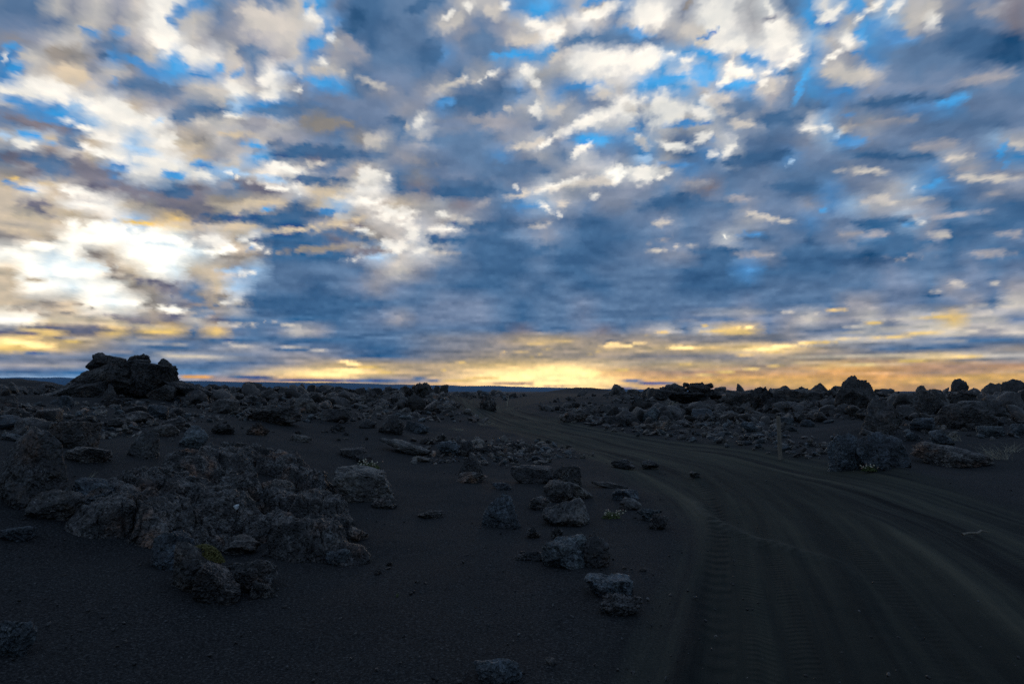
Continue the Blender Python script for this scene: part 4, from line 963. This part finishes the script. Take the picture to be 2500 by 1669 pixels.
scatter(14, ((900, 1640), (1150, 1420), (1230, 1420)), (6, 14), (.3, .6), "very small stone lying on the open foreground sand", "small stones on the foreground sand", name="stone", cat="stone")

# --- everything too small and too many to count: rubble and far lava crust as one mass each
def rubble(name, n, gen, sub=2, label=None, mats=None):
    base = [rock_verts(k, sub, 40 + q, (1, 1, 1)) for q, k in enumerate(['angular', 'lumpy', 'block', 'slab', 'spiky', 'angular'])]
    V, F, c, mi = [], [], 0, []
    for _ in range(n):
        x, y, w, a = gen()
        b = base[rng.integers(len(base))]
        e = Euler((rng.uniform(-.9, .9), rng.uniform(-.9, .9), rng.uniform(0, 6.3))).to_matrix()
        v = (b[0] * np.array([w, w * rng.uniform(.6, 1), w * a])) @ np.array(e).T
        V.append(v + np.array([x, y, 0])); F.append(b[1] + c); c += len(v)
        mi.append(np.full(len(b[1]), rng.integers(len(mats)), np.int32))
    P = np.array([[q[:, 0].mean(), q[:, 1].mean()] for q in V])
    hz = height(P[:, 0], P[:, 1], False)
    for i, q in enumerate(V): q[:, 2] += hz[i] + (q[:, 2].max() - q[:, 2].min()) * 0.18
    o = mesh_obj(name, np.vstack(V), np.vstack(F), None)
    for m_ in mats: o.data.materials.append(m_)
    o.data.polygons.foreach_set('material_index', np.concatenate(mi))
    return tag(o, label, 'rubble', None, 'stuff')
def off_road(x, y, m=2.6):
    return abs(road_st(np.array([x]), np.array([y]), PL_A)[1][0]) > m
def g_far():
    while True:
        az = rng.uniform(-.68, .68); r = math.exp(rng.uniform(math.log(27), math.log(130)))
        x, y = r * math.sin(az), r * math.cos(az)
        if -.55 > az and r > 40: continue                     # bare dark slope far left
        if -.12 < az < .16 and 45 < r and rng.random() < .80: continue
        if off_road(x, y, 3.4): break
    cl_ = fbm(np.array([[x * .11, y * .11, 3.0]]), 3)[0]
    w = (0.24 + 0.75 * rng.random() ** 4) * (1.0 + 1.3 * max(cl_, -.4)) * (0.6 + r / 85)
    return x, y, w, rng.uniform(.28, .62)
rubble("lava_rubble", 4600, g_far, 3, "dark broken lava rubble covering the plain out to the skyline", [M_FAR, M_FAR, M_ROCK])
def g_mid():
    while True:
        u = rng.random()
        if u < .38: px, py = rng.uniform(1330, 2050), rng.uniform(1010, 1118)
        elif u < .68: px, py = rng.uniform(430, 1250), 960 + 70 * rng.random() ** 1.4
        elif u < .80: px, py = rng.uniform(1900, 2500), rng.uniform(975, 1075)
        elif u < .92: px, py = rng.uniform(0, 470), rng.uniform(985, 1070)
        else: px, py = rng.uniform(1040, 1330), rng.uniform(1075, 1135)
        if 1930 < px < 2160 and py < 1075: continue
        g = hit(px, py, 150)
        if off_road(g[0], g[1], 2.3): break
    return g[0] + rng.uniform(-.4, .4), g[1] + rng.uniform(-.4, .4), g[1] / FPX * (3 + 22 * rng.random() ** 2.8), rng.uniform(.25, .6)
rubble("stone_litter", 4200, g_mid, 2, "loose litter of small stones between the rocks on both sides of the road", [M_BLUE, M_ROCK, M_PALE, M_CRUST])
def g_near():
    while True:
        az = rng.uniform(-.66, .66); r = math.exp(rng.uniform(math.log(3.2), math.log(24)))
        x, y = r * math.sin(az), r * math.cos(az)
        if off_road(x, y, 1.6) or rng.random() < .25: break
    return x, y, 0.006 + 0.030 * rng.random() ** 5, .7
rubble("pebbles", 3500, g_near, 1, "scattered tiny pebbles on the black sand", [M_PALE, M_ROCK, M_CRUST])

# ------------------------------------------------------------------ posts, plants and small finds
def tube(pts, rad, sides=6):
    pts = np.asarray(pts, float); n = len(pts)
    V, F = [], []
    for i, p in enumerate(pts):
        t = pts[min(i + 1, n - 1)] - pts[max(i - 1, 0)]; t /= np.linalg.norm(t) + 1e-9
        a = np.cross(t, [0.3, 0.1, 1.0]); a /= np.linalg.norm(a) + 1e-9; b_ = np.cross(t, a)
        r = rad[i] if hasattr(rad, '__len__') else rad
        for k in range(sides):
            q = 2 * math.pi * k / sides
            V.append(p + r * (math.cos(q) * a + math.sin(q) * b_))
    for i in range(n - 1):
        for k in range(sides):
            F.append((i * sides + k, i * sides + (k + 1) % sides, (i + 1) * sides + (k + 1) % sides, (i + 1) * sides + k))
    return np.array(V), np.array(F, np.int32)
def join(parts):
    V, F, c = [], [], 0
    for v, f in parts: V.append(v); F.append(np.asarray(f) + c); c += len(v)
    return np.vstack(V), np.vstack(F)
def anchor(name, px, py, label, cat, group=None, dz=0.0):
    g = hit(px, py); o = bpy.data.objects.new(name, None); COL.objects.link(o); o.location = (g[0], g[1], g[2] + dz); o.empty_display_size = .1
    tag(o, label, cat, group); return o, g[1] / FPX

# wooden marker post: square timber, worn edges, chamfered head
g = hit(1905, 1118); mpp = g[1] / FPX
H, wd = 100 * mpp, 8.5 * mpp
bm = bmesh.new()
lv = [(-0.25, 1.0), (0.0, 1.0), (0.2, .97), (0.45, 1.0), (0.7, .95), (0.9, .97), (0.985, .94), (1.0, .78)]
rings = []
for t, s in lv:
    ring = []
    for k in range(16):
        a = 2 * math.pi * (k + .5) / 16
        c, s_ = math.cos(a), math.sin(a)
        q = (abs(c) ** 5 + abs(s_) ** 5) ** (-1 / 5)
        jx = 1 + 0.05 * math.sin(k * 5.1 + t * 9)
        ring.append(bm.verts.new((c * q * wd / 2 * s * jx + 0.015 * t, s_ * q * wd / 2 * s * jx, t * H)))
    rings.append(ring)
for a, b_ in zip(rings, rings[1:]):
    for k in range(16): bm.faces.new((a[k], a[(k + 1) % 16], b_[(k + 1) % 16], b_[k]))
bm.faces.new(rings[-1]); bm.faces.new(rings[0][::-1])
me = bpy.data.meshes.new("marker_post"); bm.to_mesh(me); bm.free(); me.materials.append(M_WOOD)
post = bpy.data.objects.new("marker_post", me); COL.objects.link(post)
post.location = g; post.rotation_euler = (0, R(-2.2), R(20))
tag(post, "short weathered wooden marker post standing at the right edge of the road", "post")
g = hit(1238, 990); mpp = g[1] / FPX
v, f = tube([(0, 0, -.1), (.02, 0, 10 * mpp), (4.5 * mpp, 0, 22 * mpp)], [1.1 * mpp, 1.0 * mpp, .8 * mpp], 7)
st_ = mesh_obj("stake", v, f, M_STRAW, loc=g)
tag(st_, "thin pale leaning stake far off beside the road bend", "stake")

def blob(r, seed, sub=2, sq=.8):
    v, f = ico(sub); rg = np.random.default_rng(seed)
    return v * r * np.array([1, 1, sq]) * (1 + 0.12 * vnoise(v * 2 + rg.uniform(0, 30)))[:, None], f
def leaf_mass(w, d, h, n, size, seed):
    rg = np.random.default_rng(seed); V, F = [], []
    for i in range(n):
        a, r = rg.uniform(0, 2 * math.pi), math.sqrt(rg.random())
        x, y = w / 2 * r * math.cos(a), d / 2 * r * math.sin(a)
        z = h * (1 - r * r) * rg.uniform(.35, 1.05)
        e = np.array(Euler((rg.uniform(-1.1, 1.1), rg.uniform(-1.1, 1.1), rg.uniform(0, 6.3))).to_matrix())
        s = size * rg.uniform(.6, 1.3)
        q = np.array([[-.5, 0, 0], [0, -.28, .05], [.6, 0, .12], [0, .28, .05]]) * s @ e.T + [x, y, z]
        F.append([4 * i + k for k in range(4)]); V.append(q)
    return np.vstack(V), np.array(F, np.int32)
def flowering(px, py, w, h, nf_, label, m_fl, seed, side=0.0):
    o, mpp = anchor("flowering_plant", px, py, label, "plant", "small flowering plants on the sand")
    rg = np.random.default_rng(seed); W_, H_ = w * mpp, h * mpp
    v, f = leaf_mass(W_ * .8, W_ * .45, H_ * .55, 420, W_ * .07, seed); mesh_obj("leaves", v, f, M_LEAF, o, False)
    stems = []
    for i in range(nf_):
        a = rg.uniform(0, 2 * math.pi); r = rg.uniform(.45, 1.0)
        x = W_ / 2 * r * math.cos(a) + side * W_ * .3 * rg.random(); y = W_ * .3 * r * math.sin(a); z = H_ * rg.uniform(.35, 1.0) * (1 - .25 * r)
        stems.append(tube([(x * .4, y * .4, 0), (x * .75, y * .75, z * .7), (x, y, z)], .0022, 4))
        bv, bf = blob(W_ * rg.uniform(.026, .042), seed + i, 1, 1.1)
        bv[:, 2] += 0
        mesh_obj("flower", bv, bf, m_fl if rg.random() < .8 else M_CALYX, o, True, loc=(x, y, z))
    v, f = join(stems); mesh_obj("stems", v, f, M_LEAF, o)
    return o
flowering(904, 1144, 62, 24, 24, "low green plant with pale white flower heads under the small dark rocks", M_PETAL, 5)
flowering(1492, 1266, 56, 26, 20, "trailing plant with pinkish flower heads beside the cracked brown grey rock", M_PETAL, 9, .6)
flowering(2122, 1150, 50, 20, 24, "small yellowish flowering plant at the foot of the split porous boulder", M_PETAL, 13)
flowering(2268, 1128, 30, 12, 8, "sparse little flowers at the left end of the brown crusted rock shelf", M_PETAL, 17)

# moss cushion on the front rocks of the knobbly outcrop
g = on_rock(505, 1352); mpp = g[1] / FPX
cu = bpy.data.objects.new("moss_cushion", None); COL.objects.link(cu); cu.location = (g[0], g[1] + .02, g[2] - .01)
tag(cu, "bright yellow green moss cushion on the lower front of the knobbly outcrop", "moss")
v, f = leaf_mass(92 * mpp, 40 * mpp, 22 * mpp, 2600, 5.0 * mpp, 3)
v = v @ np.array(Euler((0, R(20), R(-12))).to_matrix()).T
mesh_obj("leaves", v, f, M_MOSS, cu, False)
bv, bf = blob(1.0, 8, 4, .8); bv = bv * np.array([43, 18, 11]) * mpp
mesh_obj("mound", bv @ np.array(Euler((0, R(20), R(-12))).to_matrix()).T, bf, M_MOSS, cu)

def grass(px, py, w, h, n, label, seed, lean=0.0, group="dry grass tufts"):
    g = hit(px, py); mpp = g[1] / FPX; rg = np.random.default_rng(seed); parts = []
    for i in range(n):
        a = rg.uniform(0, 2 * math.pi); L = h * mpp * rg.uniform(.5, 1.15); sp = w * mpp / 2 * rg.uniform(.1, 1)
        x0, y0 = rg.normal(0, w * mpp * .12), rg.normal(0, w * mpp * .08)
        dx, dy = math.cos(a) * sp + lean * L, math.sin(a) * sp * .6
        pts = [(x0 + dx * t, y0 + dy * t, L * (t - .35 * t * t * (1 + .6 * rg.random())) * 1.3) for t in (0, .3, .6, .85, 1)]
        parts.append(tube(pts, np.array([1, .9, .7, .45, .15]) * max(.0022, .28 * mpp), 3))
    v, f = join(parts)
    o = mesh_obj("grass_tuft", v, f, M_STRAW, loc=g)
    return tag(o, label, "grass tuft", group)
grass(2440, 1122, 110, 46, 46, "largest dry grass tuft above the right end of the brown crusted rock shelf", 1, -.3)
grass(2470, 1104, 80, 34, 26, "dry grass tuft touching the right edge of the picture", 2, .2)
grass(2335, 1076, 60, 30, 14, "thin dry grass blades right of the dark shadowed boulder", 3, -.4)
grass(1570, 1005, 40, 20, 26, "dry grass tuft on the stony slope above the leaning rock", 4)
grass(1645, 998, 60, 26, 40, "wide pale grass tuft under the twin outcrop", 5)
grass(1412, 1006, 44, 14, 18, "pale grass on the brown mound beside the road bend", 6)
grass(1345, 998, 40, 12, 14, "pale grass low on the plain left of the brown mound", 7)
grass(1485, 1004, 60, 14, 16, "short straw coloured grass above the pointed dark rock", 8)
grass(570, 972, 44, 22, 20, "grey green grass among the rubble of the left ridge", 9)
grass(215, 1178, 50, 36, 6, "few bare dead stalks in the sand left of the knobbly outcrop", 10, .3)
grass(970, 1458, 16, 12, 9, "tiny green sprout alone on the foreground sand", 11).data.materials[0] = M_LEAF
grass(1180, 1040, 60, 10, 18, "low pale grass at the left edge of the road bend", 12)
grass(1120, 1052, 60, 10, 18, "low pale grass behind the row of rocks left of the road", 14)

# pale pebble, dead stick on the track
g = on_rock(577, 1242); mpp = g[1] / FPX
bv, bf = rock_verts('round', 4, 77, (14 * mpp, 12 * mpp, 13 * mpp))
tag(mesh_obj("pebble", bv, bf, M_QUARTZ, loc=(g[0], g[1], g[2] + 5 * mpp)), "single white pebble resting on the knobbly outcrop", "pebble")
g = hit(2350, 1308); mpp = g[1] / FPX
v, f = tube([(0, 0, .006), (22 * mpp, .05, .016), (45 * mpp, .06, .012), (66 * mpp, .14, .022), (86 * mpp, .13, .008)], np.array([4, 3, 3.4, 3.2, 1.2]) * mpp * .8, 6)
tag(mesh_obj("stick", v, f, M_WOOD, loc=g), "crooked dead stick lying on the packed track", "stick")
